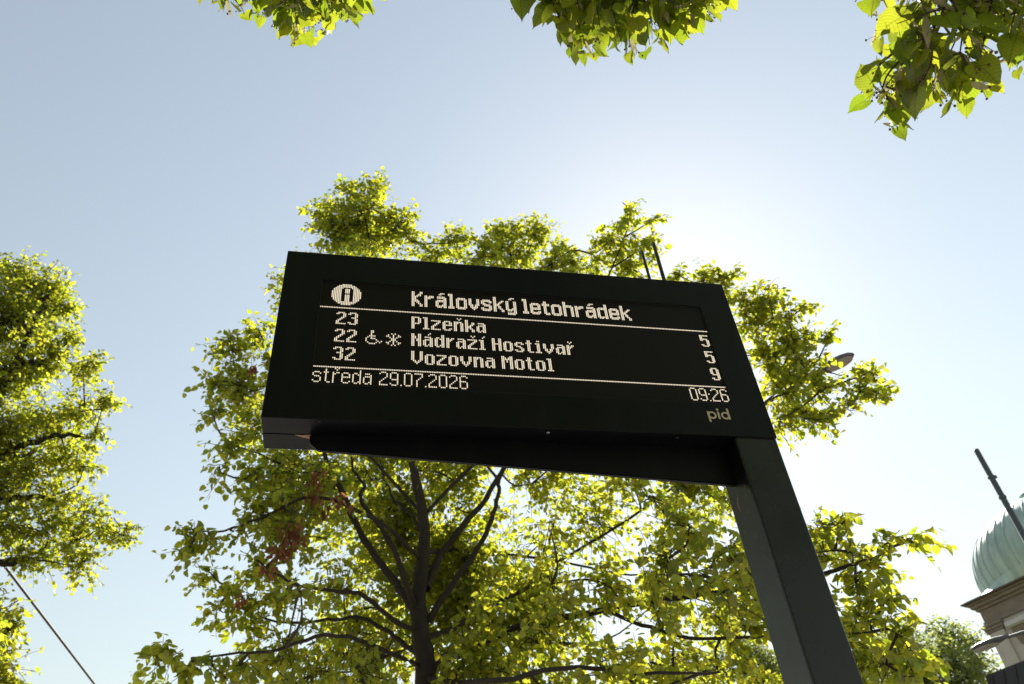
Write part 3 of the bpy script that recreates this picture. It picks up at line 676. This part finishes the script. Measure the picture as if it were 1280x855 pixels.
def adopt(o, parent):
    o.parent = parent; o.matrix_parent_inverse = Matrix.Translation(-Vector(parent.location)); return o
crown = adopt(leaf_cloud('crown', P[rest], D[rest], NR[rest], S[rest], M['leaf'], None), tree)
for k, i in enumerate(top): place_leaf('leaf', MEDM[k % 4], P[i], D[i], NR[i], S[i] * 1.1, crown)
# pale bracts hanging among the leaves
ib = rng.choice(len(P), 1500, replace=False)
adopt(leaf_cloud('bracts', P[ib] + rng.normal(0, 0.02, (1500, 3)), norm(np.array([0, 0, -1.0]) + rng.normal(0, 0.4, (1500, 3))), norm(rng.normal(0, 1, (1500, 3))), rng.uniform(0.05, 0.085, 1500), M['bract'], None, True, 0.22), tree)
# withered brown leaf clusters
dead = []
for px, py, rp, Yd, n in ((365, 672, 16, 6.3, 60), (350, 690, 9, 6.3, 25), (400, 600, 10, 6.4, 22), (393, 622, 9, 6.4, 18), (338, 712, 7, 6.3, 12), (405, 640, 12, 6.6, 14), (316, 462, 7, 6.9, 14), (428, 625, 10, 6.5, 12), (300, 752, 6, 6.8, 8)):
    c = at(px, py, Yd); r_ = rp * np.linalg.norm(c - CAM) / FPX
    dead.append(c + rng.normal(0, 0.5, (n, 3)) * r_)
dead = np.vstack(dead); n = len(dead)
adopt(leaf_cloud('dry_leaves', dead, norm(np.array([0, 0, -1.0]) + rng.normal(0, 0.35, (n, 3))), norm(rng.normal(0, 1, (n, 3))), rng.uniform(0.05, 0.09, n), M['leaf_dead'], None, False, 0.55), tree)

# ---- linden at the left edge
def side_tree(name, label, base_xy, trunk_top, r0, limb_def, sil_, dens, leaf_len, mat, lo, per=9, tw_len=(0.25, 0.55), n_leaf=0):
    t_ = empty(name, (base_xy[0], base_xy[1], 0)); tag(t_, label, 'tree')
    b0 = np.array([base_xy[0], base_xy[1], -0.12]); h = trunk_top
    pts, rr = catmull([b0, b0 + [0.03, 0.05, h * 0.35], b0 + [-0.05, 0.08, h * 0.65], b0 + [0.05, 0.0, h]], [r0, r0 * 0.75, r0 * 0.5, r0 * 0.15], 6)
    pts = wobble(pts, 0.12, 4); solid_tube('trunk', pts, rr, 12, M['bark'], t_)
    lob = lobes_px(sil_); sk = [pts[len(pts) // 4:]]
    # limbs toward groups of lobes
    cs = np.array([l[0] for l in lob]); gg = np.random.default_rng(9)
    pick = gg.choice(len(cs), min(limb_def, len(cs)), replace=False)
    for i in pick:
        c = cs[i]; zs = np.clip(c[2] - 0.55 * np.hypot(*(c[:2] - b0[:2])), 0.25 * h, 0.92 * h)
        a = pts[np.argmin(np.abs(pts[:, 2] - zs))]
        q, qr = catmull([a, a + (c - a) * 0.4 + [0, 0, 0.12 * np.linalg.norm(c - a)], a + (c - a) * 0.8 + [0, 0, 0.08 * np.linalg.norm(c - a)], c], [r0 * 0.34, r0 * 0.24, r0 * 0.14, r0 * 0.06], 5)
        q = wobble(q, 0.15, int(i)); solid_tube('limb', q, qr, 7, M['bark'], t_); sk.append(q[4:])
    tw_ = Tubes(); P_, D_, N_, S_ = grow(lob, b0 + [0, 0, h * 0.6], dens, leaf_len, np.vstack(sk), tw_, per, tw_len)
    print(name, len(P_))
    o_ = adopt(tw_.build('twigs', M['twig'], None), t_); tag(o_, kind='stuff')
    rest_ = np.ones(len(P_), bool)
    if n_leaf:
        x1, y1, z1 = project(P_); f1 = np.abs((N_ * norm(P_ - CAM)).sum(1))
        sc = np.where((x1 > 0) & (x1 < 1280) & (y1 > 0) & (y1 < 855), S_ * (0.3 + f1) / np.linalg.norm(P_ - CAM, axis=1) ** 2, 0)
        tp_ = np.argsort(-sc)[:n_leaf]; rest_[tp_] = False
    cr = adopt(leaf_cloud('crown', P_[rest_], D_[rest_], N_[rest_], S_[rest_], mat, None, lo), t_)
    if n_leaf:
        for k, i in enumerate(tp_): place_leaf('leaf', MEDM[k % 4], P_[i], D_[i], N_[i], S_[i], cr)
    return t_
LD = 11.0
sl = [(20, 350, 32, LD), (60, 355, 26, LD), (85, 385, 18, LD), (50, 395, 34, LD + .5), (10, 400, 40, LD), (90, 420, 14, LD - .3), (70, 440, 26, LD), (105, 465, 20, LD - .3), (120, 455, 12, LD - .4), (40, 460, 36, LD + .3), (0, 470, 40, LD), (130, 505, 16, LD - .4), (100, 515, 26, LD), (140, 500, 8, LD - .4), (60, 530, 34, LD + .4), (118, 545, 15, LD - .3), (10, 540, 40, LD), (85, 570, 26, LD), (40, 590, 34, LD + .3), (105, 585, 16, LD - .2),
      (0, 610, 34, LD), (70, 625, 28, LD), (105, 640, 22, LD - .3), (125, 660, 20, LD - .5), (150, 668, 16, LD - .6), (162, 672, 9, LD - .6), (95, 675, 22, LD - .3), (60, 665, 26, LD), (110, 700, 18, LD - .5), (90, 708, 14, LD - .5), (60, 700, 14, LD), (20, 655, 28, LD), (28, 694, 16, LD - .3), (45, 700, 12, LD - .3),
      (10, 770, 14, LD - 1), (4, 800, 13, LD - 1), (6, 830, 11, LD - 1), (0, 845, 14, LD - 1), (16, 784, 7, LD - 1), (14, 850, 6, LD - 1)]
g = np.random.default_rng(8)
for k in range(28): sl.append((g.uniform(-190, -10), g.uniform(330, 720), 46, LD + g.uniform(-1.5, 2), 0.6))
for k in range(8): sl.append((g.uniform(-150, -20), g.uniform(740, 900), 42, LD + g.uniform(-1.5, 1), 0.6))
lb = at(-90, 700, LD)
side_tree('linden_tree', 'tall sunlit linden crown standing beyond the sagging span wire', lb[:2], 11.0, 0.2, 26, sl, 520, 0.062, M['leaf'], False, 9)

# ---- far trees
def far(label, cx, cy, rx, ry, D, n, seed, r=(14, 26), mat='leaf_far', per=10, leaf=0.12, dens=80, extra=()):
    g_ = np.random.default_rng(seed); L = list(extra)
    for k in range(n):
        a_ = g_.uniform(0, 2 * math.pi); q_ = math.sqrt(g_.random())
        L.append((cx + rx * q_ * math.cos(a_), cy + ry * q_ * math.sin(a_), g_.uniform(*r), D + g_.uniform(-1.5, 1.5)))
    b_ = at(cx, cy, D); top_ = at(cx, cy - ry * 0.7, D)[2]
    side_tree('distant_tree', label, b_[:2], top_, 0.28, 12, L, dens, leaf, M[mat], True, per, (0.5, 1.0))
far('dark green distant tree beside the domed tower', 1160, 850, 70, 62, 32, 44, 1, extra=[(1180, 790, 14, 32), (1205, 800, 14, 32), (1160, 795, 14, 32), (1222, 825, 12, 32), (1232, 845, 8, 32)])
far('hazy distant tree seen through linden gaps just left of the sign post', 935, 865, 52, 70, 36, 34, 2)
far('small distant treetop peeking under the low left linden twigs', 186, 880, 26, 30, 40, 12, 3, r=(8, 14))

# ------------------------------------------------------------------ overhanging linden above the viewpoint
ov = empty('linden_tree', (1.3, -2.9, 0)); tag(ov, 'overhanging linden whose drooping leafy boughs hang over the departure board', 'tree')
b0 = np.array([1.3, -2.9, 0.0])
pts, rr = catmull([b0, b0 + [0.05, 0.05, 2], b0 + [0, 0.1, 4], b0 + [-0.1, 0.1, 6.5], b0 + [0, 0.2, 9]], [0.21, 0.17, 0.14, 0.09, 0.03], 6)
solid_tube('trunk', wobble(pts, 0.06, 2), rr, 16, M['bark'], ov)
boughs = {  # bough: distance, leaf length, twig polylines in photo px (some start above the frame)
 'left': (3.7, 0.082, [[(240, -90), (255, -40), (266, 2)], [(300, -80), (282, -30), (285, 0)], [(330, -90), (325, -30), (332, 22)], [(345, -70), (352, -10), (350, 25)], [(370, -80), (368, 0), (372, 38)], [(385, -80), (392, -10), (398, 25)], [(410, -80), (412, -10), (418, 28)], [(440, -80), (432, -20), (438, 18)], [(460, -80), (448, -20), (452, 0)], [(360, -60), (378, 0), (380, 46)], [(405, -60), (385, -10), (392, 20)], [(425, -60), (440, -20), (425, 20)], [(340, -60), (340, -20), (365, 12)]]),
 'mid': (2.9, 0.085, [[(640, -90), (650, -30), (662, 2)], [(680, -90), (672, -30), (690, 20)], [(690, -80), (700, -10), (718, 44)], [(720, -80), (716, 0), (734, 62)], [(740, -80), (745, 0), (752, 44)], [(760, -80), (765, 0), (776, 52)], [(780, -80), (788, 0), (786, 60)], [(800, -80), (806, 0), (812, 56)], [(820, -80), (826, 0), (830, 44)], [(840, -80), (842, -10), (850, 38)], [(870, -90), (862, -20), (868, 16)], [(900, -90), (892, -30), (888, 8)], [(730, -60), (700, -20), (700, 14)], [(850, -70), (872, -20), (880, 10)], [(760, -60), (735, -10), (725, 34)], [(790, -60), (760, 0), (756, 30)], [(815, -60), (838, -10), (845, 26)]]),
 'right': (2.15, 0.070, [[(1150, -120), (1120, -40), (1098, 6)], [(1215, -90), (1180, 10), (1160, 44), (1126, 74)], [(1160, 44), (1165, 74), (1148, 112)], [(1160, 40), (1128, 80), (1104, 112)], [(1126, 74), (1108, 96), (1098, 128)], [(1104, 112), (1112, 128), (1118, 146)], [(1230, -80), (1212, 0), (1200, 66), (1202, 96)], [(1270, -80), (1240, 0), (1228, 60), (1216, 92)], [(1290, -60), (1270, 10), (1262, 44)], [(1300, 10), (1282, 40), (1276, 78)], [(1180, 10), (1150, 20), (1112, 40)], [(1200, 66), (1216, 96), (1214, 112)], [(1240, 0), (1200, 20), (1184, 54)], [(1200, -60), (1160, -10), (1136, 24)], [(1160, 74), (1178, 92), (1176, 104)], [(1320, -40), (1290, 10), (1262, 18)], [(1270, -60), (1232, -10), (1216, 30)], [(1190, 0), (1206, 34), (1222, 40)]])}
twg = Tubes(); LEAVES = []; BR = []; SEED = []
g = np.random.default_rng(21)
starts = {}
for nm, (dist, ll, tws) in boughs.items():
    tops = []
    for poly in tws:
        layers = {'left': 4, 'mid': 3, 'right': 2}[nm]
        for lay in range(layers):
            dj = dist + g.uniform(-0.12, 0.12) + lay * 0.2
            W = np.array([atr(px + lay * g.uniform(-14, 14), py - lay * g.uniform(0, 14), dj + 0.05 * k) for k, (px, py) in enumerate(poly)])
            Wc, wr = catmull(W, np.linspace(0.0032, 0.0012, len(W)), 4); twg.add(Wc, wr, 5)
            if poly[0][1] < -50: tops.append(W[0])
            seg = np.linalg.norm(np.diff(Wc, axis=0), axis=1); s_ = np.concatenate([[0], np.cumsum(seg)]); n_ = max(3, int(s_[-1] / (0.032 if nm != 'right' else 0.030)))
            for i, q_ in enumerate(np.linspace(0.12, 1.0, n_)):
                p = np.array([np.interp(q_ * s_[-1], s_, Wc[:, a]) for a in range(3)]); tdir = norm(Wc[-1] - Wc[0])
                side = norm(np.cross(tdir, norm(g.normal(0, 1, 3)))); off = norm(side * 0.9 + tdir * 0.3)
                pet = ll * g.uniform(0.3, 0.5)
                d = norm(off * 0.55 + np.array([0, 0, -0.75]) + g.normal(0, 0.32, 3))
                nrm = norm(np.array([0, -0.75, 0.55]) + g.normal(0, 0.5, 3))
                LEAVES.append((p + off * pet, d, nrm, ll * g.uniform(0.55, 1.12) * (0.75 if q_ > 0.95 else 1)))
                if g.random() < 0.42: BR.append((p + g.normal(0, 0.008, 3), norm(np.array([0, 0, -1.0]) + g.normal(0, 0.38, 3)), norm(g.normal(0, 1, 3)), g.uniform(0.055, 0.085)))
    starts[nm] = np.mean(tops, axis=0), tops
# boughs of the tree that carry those twigs
skel2 = [pts[8:]]
for nm, zt, e in (('left', 5.6, 0.9), ('mid', 5.0, 0.5), ('right', 4.2, 0.4)):
    c, tops = starts[nm]; a = pts[np.argmin(np.abs(pts[:, 2] - zt))]; far_ = c + np.array([0, 0.0, 0.55])
    q, qr = catmull([a, a + (far_ - a) * 0.4 + [0, 0, 0.5], a + (far_ - a) * 0.8 + [0, 0, 0.4], far_], [0.06, 0.045, 0.026, 0.012], 6)
    q = wobble(q, 0.08, 6); solid_tube('bough', q, qr, 9, M['bark'], ov); skel2.append(q[5:])
    for tpt in tops:
        j = q[min(len(q) - 1, 12 + g.integers(0, 7))]
        k_, kr = catmull([j, (j + tpt) / 2 + [0, 0, 0.05], tpt], [0.008, 0.005, 0.0032], 4); twg.add(k_, kr, 5)
# fruits on the bracts
bms = bmesh.new()
for p, d, nrm, s_ in BR:
    tip = p + d * s_ * 0.55
    for k in range(g.integers(2, 5)):
        q = tip + d * 0.02 + g.normal(0, 0.011, 3); bmesh.ops.create_icosphere(bms, subdivisions=1, radius=g.uniform(0.0028, 0.0042), matrix=Matrix.Translation(q)); twg.add(np.array([tip, (tip + q) / 2 + [0, 0, .002], q]), [0.0006] * 3, 3)
LP = np.array([l[0] for l in LEAVES]); x1, y1, z1 = project(LP); inside = (x1 > -15) & (x1 < 1295) & (y1 > -25)
order = np.argsort(np.where(inside, np.linalg.norm(LP - CAM, axis=1), 99)); order = [i for i in order if inside[i]][:300]; os_ = set(order)
print('overhang leaves', len(LEAVES), 'in view', int(inside.sum()))
restL = [l for i, l in enumerate(LEAVES) if i not in os_]
# canopy overhead; unseen low lobes at the rear added to darken the post's reflection
lob = []
for k in range(250):
    yb = g.uniform(-7.5, 0.2)
    c = np.array([g.uniform(-4.0, 5.2), yb, g.uniform(4.6 if yb > -2.2 else 2.5, 9.5)])
    xx, yy, zz = project(c)
    if zz > 0.2 and yy > -260 and -300 < xx < 1580: continue
    lob.append((c, g.uniform(0.4, 0.7), 0.5))
P2, D2, N2, S2 = grow(lob, np.array([1.2, -2.8, 6.0]), 150, 0.13, np.vstack(skel2), twg, 8, (0.3, 0.6))  # oversized unseen leaves close the sky gaps that the post reflects
xx, yy, zz = project(P2); keep = ~((zz > 0) & (yy > -60) & (xx > -60) & (xx < 1340)); P2, D2, N2, S2 = P2[keep], D2[keep], N2[keep], S2[keep]
crown2 = adopt(leaf_cloud('crown', P2, D2, N2, S2, M['leaf_near'], None), ov)
if restL: adopt(leaf_cloud('shoots', np.array([l[0] for l in restL]), np.array([l[1] for l in restL]), np.array([l[2] for l in restL]), np.array([l[3] for l in restL]), M['leaf_near'], None, False, 1.0, True), ov)
for k, i in enumerate(order): place_leaf('leaf', BIG[k % 8], *LEAVES[i][:3], LEAVES[i][3], crown2)
bract_me = []
for i in range(3):
    V = []; F = []
    for k in range(7):
        t_ = k / 6; wd = 0.10 * math.sin(math.pi * min(1, 0.12 + t_ * 0.9)) + 0.012; zc = -0.15 * (i - 0.6) * t_ * t_; tw_ = 0.5 * t_ * (i - 1)
        V += [(-wd * math.cos(tw_), t_, zc - wd * math.sin(tw_)), (0, t_, zc - 0.015), (wd * math.cos(tw_), t_, zc + wd * math.sin(tw_))]
        if k: F += [(3 * k - 3, 3 * k - 2, 3 * k + 1, 3 * k), (3 * k - 2, 3 * k - 1, 3 * k + 2, 3 * k + 1)]
    me = mesh_np('bract_blade', V, F, True); me.materials.append(M['bract']); bract_me.append(me)
for k, (p, d, nrm, s_) in enumerate(BR):
    place_leaf('bract', bract_me[k % 3], p, d, nrm, s_, crown2)
so = adopt(bm_obj('nutlets', bms, M['seed'], None, True), ov); tag(so, kind='stuff')
to = adopt(twg.build('twigs', M['twig'], None), ov); tag(to, kind='stuff')

# ------------------------------------------------------------------ domed tower
K = 50 / 60.0
corner = at(1200, 757, 50); dA = np.array([0.559, -0.829]); dB = np.array([0.829, 0.559]); S_E = 5.5 * K
ctr = corner[:2] + S_E * dA + S_E * dB; ZE = corner[2]
tower = empty('domed_tower', (ctr[0], ctr[1], -0.12), math.atan2(dA[1], dA[0])); tower.location.z = -0.12
tag(tower, 'pale plastered tower with ribbed green copper dome and brown stone cornice', 'tower')
ZE = ZE + 0.12                      # local height of the eave edge
SWL = S_E - 0.60                    # half width of the walls
bm = bmesh.new(); box(bm, -SWL, SWL, -SWL, SWL, 0, ZE - 0.5); bm_obj('wall', bm, M['plaster'], tower)
# cornice: stepped stone courses under the eave
for z0, z1, e in ((ZE - 1.30, ZE - 1.12, 0.10), (ZE - 1.12, ZE - 0.50, 0.04), (ZE - 0.50, ZE - 0.34, 0.16), (ZE - 0.34, ZE - 0.16, 0.30), (ZE - 0.16, ZE - 0.06, 0.42)):
    bm = bmesh.new(); box(bm, -SWL - e, SWL + e, -SWL - e, SWL + e, z0 + 0.002, z1, 0.01, 1); bm_obj('cornice_course', bm, M['stone'], tower)
bm = bmesh.new(); box(bm, -S_E, S_E, -S_E, S_E, ZE - 0.058, ZE + 0.03, 0.015, 1); bm_obj('eave', bm, M['soffit'], tower)
# copper skirt rising from the square eave to the round dome base
DR = 5.85 * K; NS = 48
bm = bmesh.new(); n = 96; rings = []
def sq(a, h):
    c_, s_ = math.cos(a), math.sin(a); k_ = h / max(abs(c_), abs(s_)); return c_ * k_, s_ * k_
prof = [(0.0, ZE + 0.032), (0.30, ZE + 0.10), (0.65, ZE + 0.26), (1.0, ZE + 0.55)]
rb = DR * 0.985
for f, z in prof:
    ring_ = []
    for i in range(n):
        a = 2 * math.pi * (i + 0.5) / n; X, Yq = sq(a, S_E - 0.01); X2, Y2 = rb * math.cos(a), rb * math.sin(a); ring_.append(bm.verts.new((X * (1 - f) + X2 * f, Yq * (1 - f) + Y2 * f, z)))
    rings.append(ring_)
for A_, B_ in zip(rings, rings[1:]):
    for i in range(n): bm.faces.new((A_[i], A_[(i + 1) % n], B_[(i + 1) % n], B_[i]))
bm_obj('roof_skirt', bm, M['copper'], tower, True)
dprof = []
for k in range(26):
    ph = -0.22 + (math.pi / 2 + 0.19) * k / 25
    dprof.append((max(0.3, DR * math.cos(ph)), ZE + 1.6 * K + 4.5 * K * math.sin(ph)))
bm = bmesh.new(); lathe(bm, dprof, 96, cap=False); dome = bm_obj('dome', bm, M['copper'], tower, True)
ribpts = []
V = []; F = []
for k, (r_, z) in enumerate(dprof):
    h = 0.026
    V += [(r_ - 0.01, -h, z), (r_ + 0.04, -h * 0.6, z), (r_ + 0.04, h * 0.6, z), (r_ - 0.01, h, z)]
    if k:
        for j in range(3): a = 4 * (k - 1) + j; F.append((a, a + 1, a + 5, a + 4))
rib_me = mesh_np('rib', V, F, True); rib_me.materials.append(M['copper'])
for i in range(44):
    o = link('rib', rib_me, None, dome); o.rotation_euler[2] = 2 * math.pi * (i + 0.3) / 44
zt = dprof[-1][1]
bm = bmesh.new(); lathe(bm, [(0.75, zt - 0.15), (0.75, zt + 0.1), (0.6, zt + 0.15), (0.55, zt + 0.5), (0.7, zt + 0.55), (0.4, zt + 0.8), (0.06, zt + 1.0)], 16); bm_obj('lantern', bm, M['copper'], tower)
# facade trim on all four sides: corner pilasters, capital, pale ledge, bracket, round-headed niche
for q in range(4):
    fr_ = empty('facade'); fr_.parent = tower; fr_.rotation_euler[2] = q * math.pi / 2
    for s in (-1, 1):
        bm = bmesh.new(); box(bm, s * (SWL - 0.42) - 0.40, s * (SWL - 0.42) + 0.40, -SWL - 0.12, -SWL - 0.001, 0.3, ZE - 1.75, 0.02, 1); bm_obj('pilaster', bm, M['plaster'], fr_)
        for e, z0, z1 in ((0.18, ZE - 1.745, ZE - 1.62), (0.24, ZE - 1.615, ZE - 1.46), (0.30, ZE - 1.455, ZE - 1.305)):
            bm = bmesh.new(); box(bm, s * (SWL - 0.42) - 0.40 - e * 0.5, s * (SWL - 0.42) + 0.40 + e * 0.5, -SWL - e, -SWL - 0.001, z0, z1, 0.02, 1); bm_obj('capital', bm, M['stone'], fr_)
    bm = bmesh.new(); prism(bm, [(-SWL - 0.001, ZE - 1.62), (-SWL - 0.45, ZE - 1.62), (-SWL - 0.50, ZE - 1.72), (-SWL - 0.50, ZE - 1.86), (-SWL - 0.36, ZE - 1.92), (-SWL - 0.001, ZE - 1.92)], 'x', -SWL + 1.15, SWL - 1.15); bm_obj('ledge', bm, M['stone_pale'], fr_)
    bm = bmesh.new(); box(bm, -SWL + 1.25, SWL - 1.25, -SWL - 0.24, -SWL - 0.001, ZE - 2.20, ZE - 1.925, 0.02, 1); bm_obj('moulding', bm, M['stone'], fr_)
    for s in (-1, 1):
        bm = bmesh.new(); prism(bm, [(-SWL - 0.001, ZE - 2.21), (-SWL - 0.30, ZE - 2.21), (-SWL - 0.26, ZE - 2.45), (-SWL - 0.10, ZE - 2.72), (-SWL - 0.001, ZE - 2.78)], 'x', s * (SWL - 1.5) - 0.17, s * (SWL - 1.5) + 0.17); bm_obj('bracket', bm, M['stone'], fr_)
    # round-headed niche with moulded surround
    for nm_, hw, mt_, d0, d1 in (('niche_surround', 1.18, 'stone_pale', 0.001, 0.12), ('niche', 0.95, 'niche', 0.005, 0.135)):
        bm = bmesh.new(); zc = ZE - 4.15; pl = [(-hw, ZE - 8.0), (hw, ZE - 8.0)] + [(hw * math.cos(a), zc + hw * math.sin(a)) for a in [math.pi * i / 16 for i in range(17)]]
        prism(bm, pl, 'y', -SWL - d1, -SWL - d0); bm_obj(nm_, bm, M[mt_], fr_)

# ------------------------------------------------------------------ low dark-roofed building in front of the tower
pA = at(1222, 842, 30); rz = math.atan2(dA[1], dA[0])
lbd = empty('low_building', (pA[0], pA[1], -0.12), rz); tag(lbd, 'low building with dark seamed metal roof edge below the domed tower', 'building')
HZ = pA[2] + 0.12
bm = bmesh.new(); box(bm, 0.3, 15, 0.3, 8, 0, HZ - 0.9); bm_obj('wall', bm, M['wallb'], lbd)
bm = bmesh.new(); prism(bm, [(0.0, HZ - 0.9), (8.3, HZ - 0.9), (8.3, HZ - 0.8), (7.6, HZ), (0.45, HZ), (0.0, HZ - 0.8)], 'x', 0.0, 15.3); roof = bm_obj('roof', bm, M['dark_roof'], lbd)
ang = math.atan2(0.8, 0.45); ln = math.hypot(0.8, 0.45)
bm = bmesh.new(); box(bm, -0.03, 0.03, 0, 0.05, 0.02, ln - 0.02); me = bpy.data.meshes.new('seam'); bm.to_mesh(me); bm.free(); me.materials.append(M['dark_roof'])
for i in range(38):
    o = link('seam', me, None, roof); o.location = (0.2 + i * 0.4, 0.0, HZ - 0.8); o.rotation_euler = (-(math.pi / 2 - ang), 0, 0); o.location.y -= 0.045
for i in range(6):
    bm = bmesh.new(); x0 = 1.2 + i * 2.3; box(bm, x0, x0 + 1.1, 0.27, 0.31, HZ - 3.6, HZ - 1.9); wdw = bm_obj('window', bm, M['window'], lbd)
    bm = bmesh.new(); box(bm, x0 - 0.08, x0 + 1.18, 0.2, 0.32, HZ - 3.72, HZ - 3.605); bm_obj('sill', bm, M['stone_pale'], wdw)

# ------------------------------------------------------------------ mast, lamps, wire
mtp = at(1220, 562, 16); mast = empty('tram_mast', (mtp[0], mtp[1], -0.12)); tag(mast, 'slender dark tapered steel mast rising in front of the copper dome', 'mast')
h = mtp[2] + 0.12
bm = bmesh.new(); lathe(bm, [(0.11, 0), (0.11, 2.5), (0.09, 2.55), (0.078, h * 0.6), (0.064, h * 0.601), (0.05, h - 0.02), (0.042, h)], 16); bm_obj('shaft', bm, M['mast'], mast, True)
for zz, rr_ in ((h - 0.62, 0.056), (h - 1.05, 0.058), (h * 0.6, 0.085)):
    bm = bmesh.new(); lathe(bm, [(rr_, zz - 0.03), (rr_ + 0.008, zz - 0.02), (rr_ + 0.008, zz + 0.02), (rr_, zz + 0.03)], 16); bm_obj('clamp_band', bm, M['mast'], mast, True)
bm = bmesh.new(); box(bm, 0.055, 0.10, -0.02, 0.02, h - 0.65, h - 0.59, 0.006, 1); bm_obj('clamp_lug', bm, M['mast'], mast)

def lamp(label, head_tip, pole_xy, arm_rise, L=0.62, wdt=0.26, glass='lamp_glass'):
    ht = np.asarray(head_tip); pb = np.array([pole_xy[0], pole_xy[1]])
    o = empty('street_lamp', (pb[0], pb[1], -0.12)); tag(o, label, 'street lamp')
    dirv = ht[:2] - pb; dist = np.linalg.norm(dirv); o.rotation_euler[2] = math.atan2(dirv[1], dirv[0])
    zt_ = ht[2] + 0.12
    bm = bmesh.new(); lathe(bm, [(0.09, 0), (0.09, 1.2), (0.065, 1.25), (0.045, zt_ - arm_rise)], 14); bm_obj('pole', bm, M['lamp_shell'], o, True)
    a, r_ = catmull([(0, 0, zt_ - arm_rise), (0.02, 0, zt_ - arm_rise * 0.5), (dist * 0.18, 0, zt_ - 0.1 * arm_rise - 0.02), (dist * 0.5, 0, zt_ - 0.02), (dist - L + 0.04, 0, zt_)], [0.042, 0.036, 0.03, 0.028, 0.026], 6)
    V, F = tube_arrays(a, r_, 10); link('arm', mesh_np('arm', V, F, True), M['lamp_shell'], o)
    # luminaire: flat tapered shell, rounded plan
    bm = bmesh.new(); rings = []
    for t_, w_, h0, h1 in ((0, .035, -.03, .03), (.12, .05, -.035, .04), (.28, .105, -.045, .055), (.5, .128, -.045, .062), (.75, .12, -.04, .052), (.92, .085, -.03, .03), (1.0, .03, -.015, .008)):
        x0 = dist - L + t_ * L; ww = w_ * wdt / 0.26
        rings.append([bm.verts.new((x0, ww * math.cos(a_) * (1 if True else 0), zt_ + (h1 if math.sin(a_) > 0 else -h0) * math.sin(a_))) for a_ in [2 * math.pi * i / 16 for i in range(16)]])
    for A_, B_ in zip(rings, rings[1:]):
        for i in range(16): bm.faces.new((A_[i], A_[(i + 1) % 16], B_[(i + 1) % 16], B_[i]))
    bm.faces.new(rings[0]); bm.faces.new(rings[-1])
    head = bm_obj('lamp_head', bm, M['lamp_shell'], o, True)
    bm = bmesh.new(); pl = []
    for i in range(20):
        a_ = 2 * math.pi * i / 20; pl.append((dist - L * 0.38 + L * 0.32 * math.cos(a_), 0.095 * wdt / 0.26 * math.sin(a_)))
    prism(bm, pl, 'z', zt_ - 0.062, zt_ - 0.03); bm_obj('diffuser', bm, M[glass], head)
    return o
tipA = at(1214, 813, 17); lamp('grey street lamp reaching left in front of the domed tower', tipA, at(1330, 812, 16.4)[:2], 0.5, 0.74, 0.3)
tipB = at(1067, 442, 10.6); poleB = at(950, 600, 11.2)[:2]
lamp('grey street lamp head poking out behind the upper right linden leaves', tipB, poleB, 0.35, 0.66, 0.27)

wA = at(0, 700, 12.0); wB = at(118, 855, (wA[2] - 1.6) / math.tan(R(18.21)))
dv = wB - wA; dv[2] = 0
n = 40; ts = np.linspace(-1.1, 3.2, n); WP = wA + dv * ts[:, None]; WP[:, 2] -= 0.012 * ((ts - 0.0) * (1 - ts)) * 0
for e, nm_ in ((WP[0], 'a'), (WP[-1], 'b')):
    po = empty('span_wire_pole', (e[0], e[1], -0.12)); tag(po, 'dark steel pole anchoring the near end of the span wire' if nm_ == 'a' else 'dark steel pole anchoring the far end of the span wire', 'pole')
    bm = bmesh.new(); lathe(bm, [(0.13, 0), (0.12, 2.5), (0.10, 2.55), (0.08, wA[2] + 0.6)], 14); bm_obj('shaft', bm, M['mast'], po, True)
    bm = bmesh.new(); lathe(bm, [(0.09, wA[2] + 0.07), (0.105, wA[2] + 0.08), (0.105, wA[2] + 0.16), (0.09, wA[2] + 0.17)], 14); bm_obj('clamp_band', bm, M['mast'], po, True)
V, F = tube_arrays(WP, np.full(n, 0.019), 8)
wo = link('span_wire', mesh_np('span_wire', V, F, True), M['cable']); tag(wo, 'thin brown overhead span wire running past the left linden', 'wire')
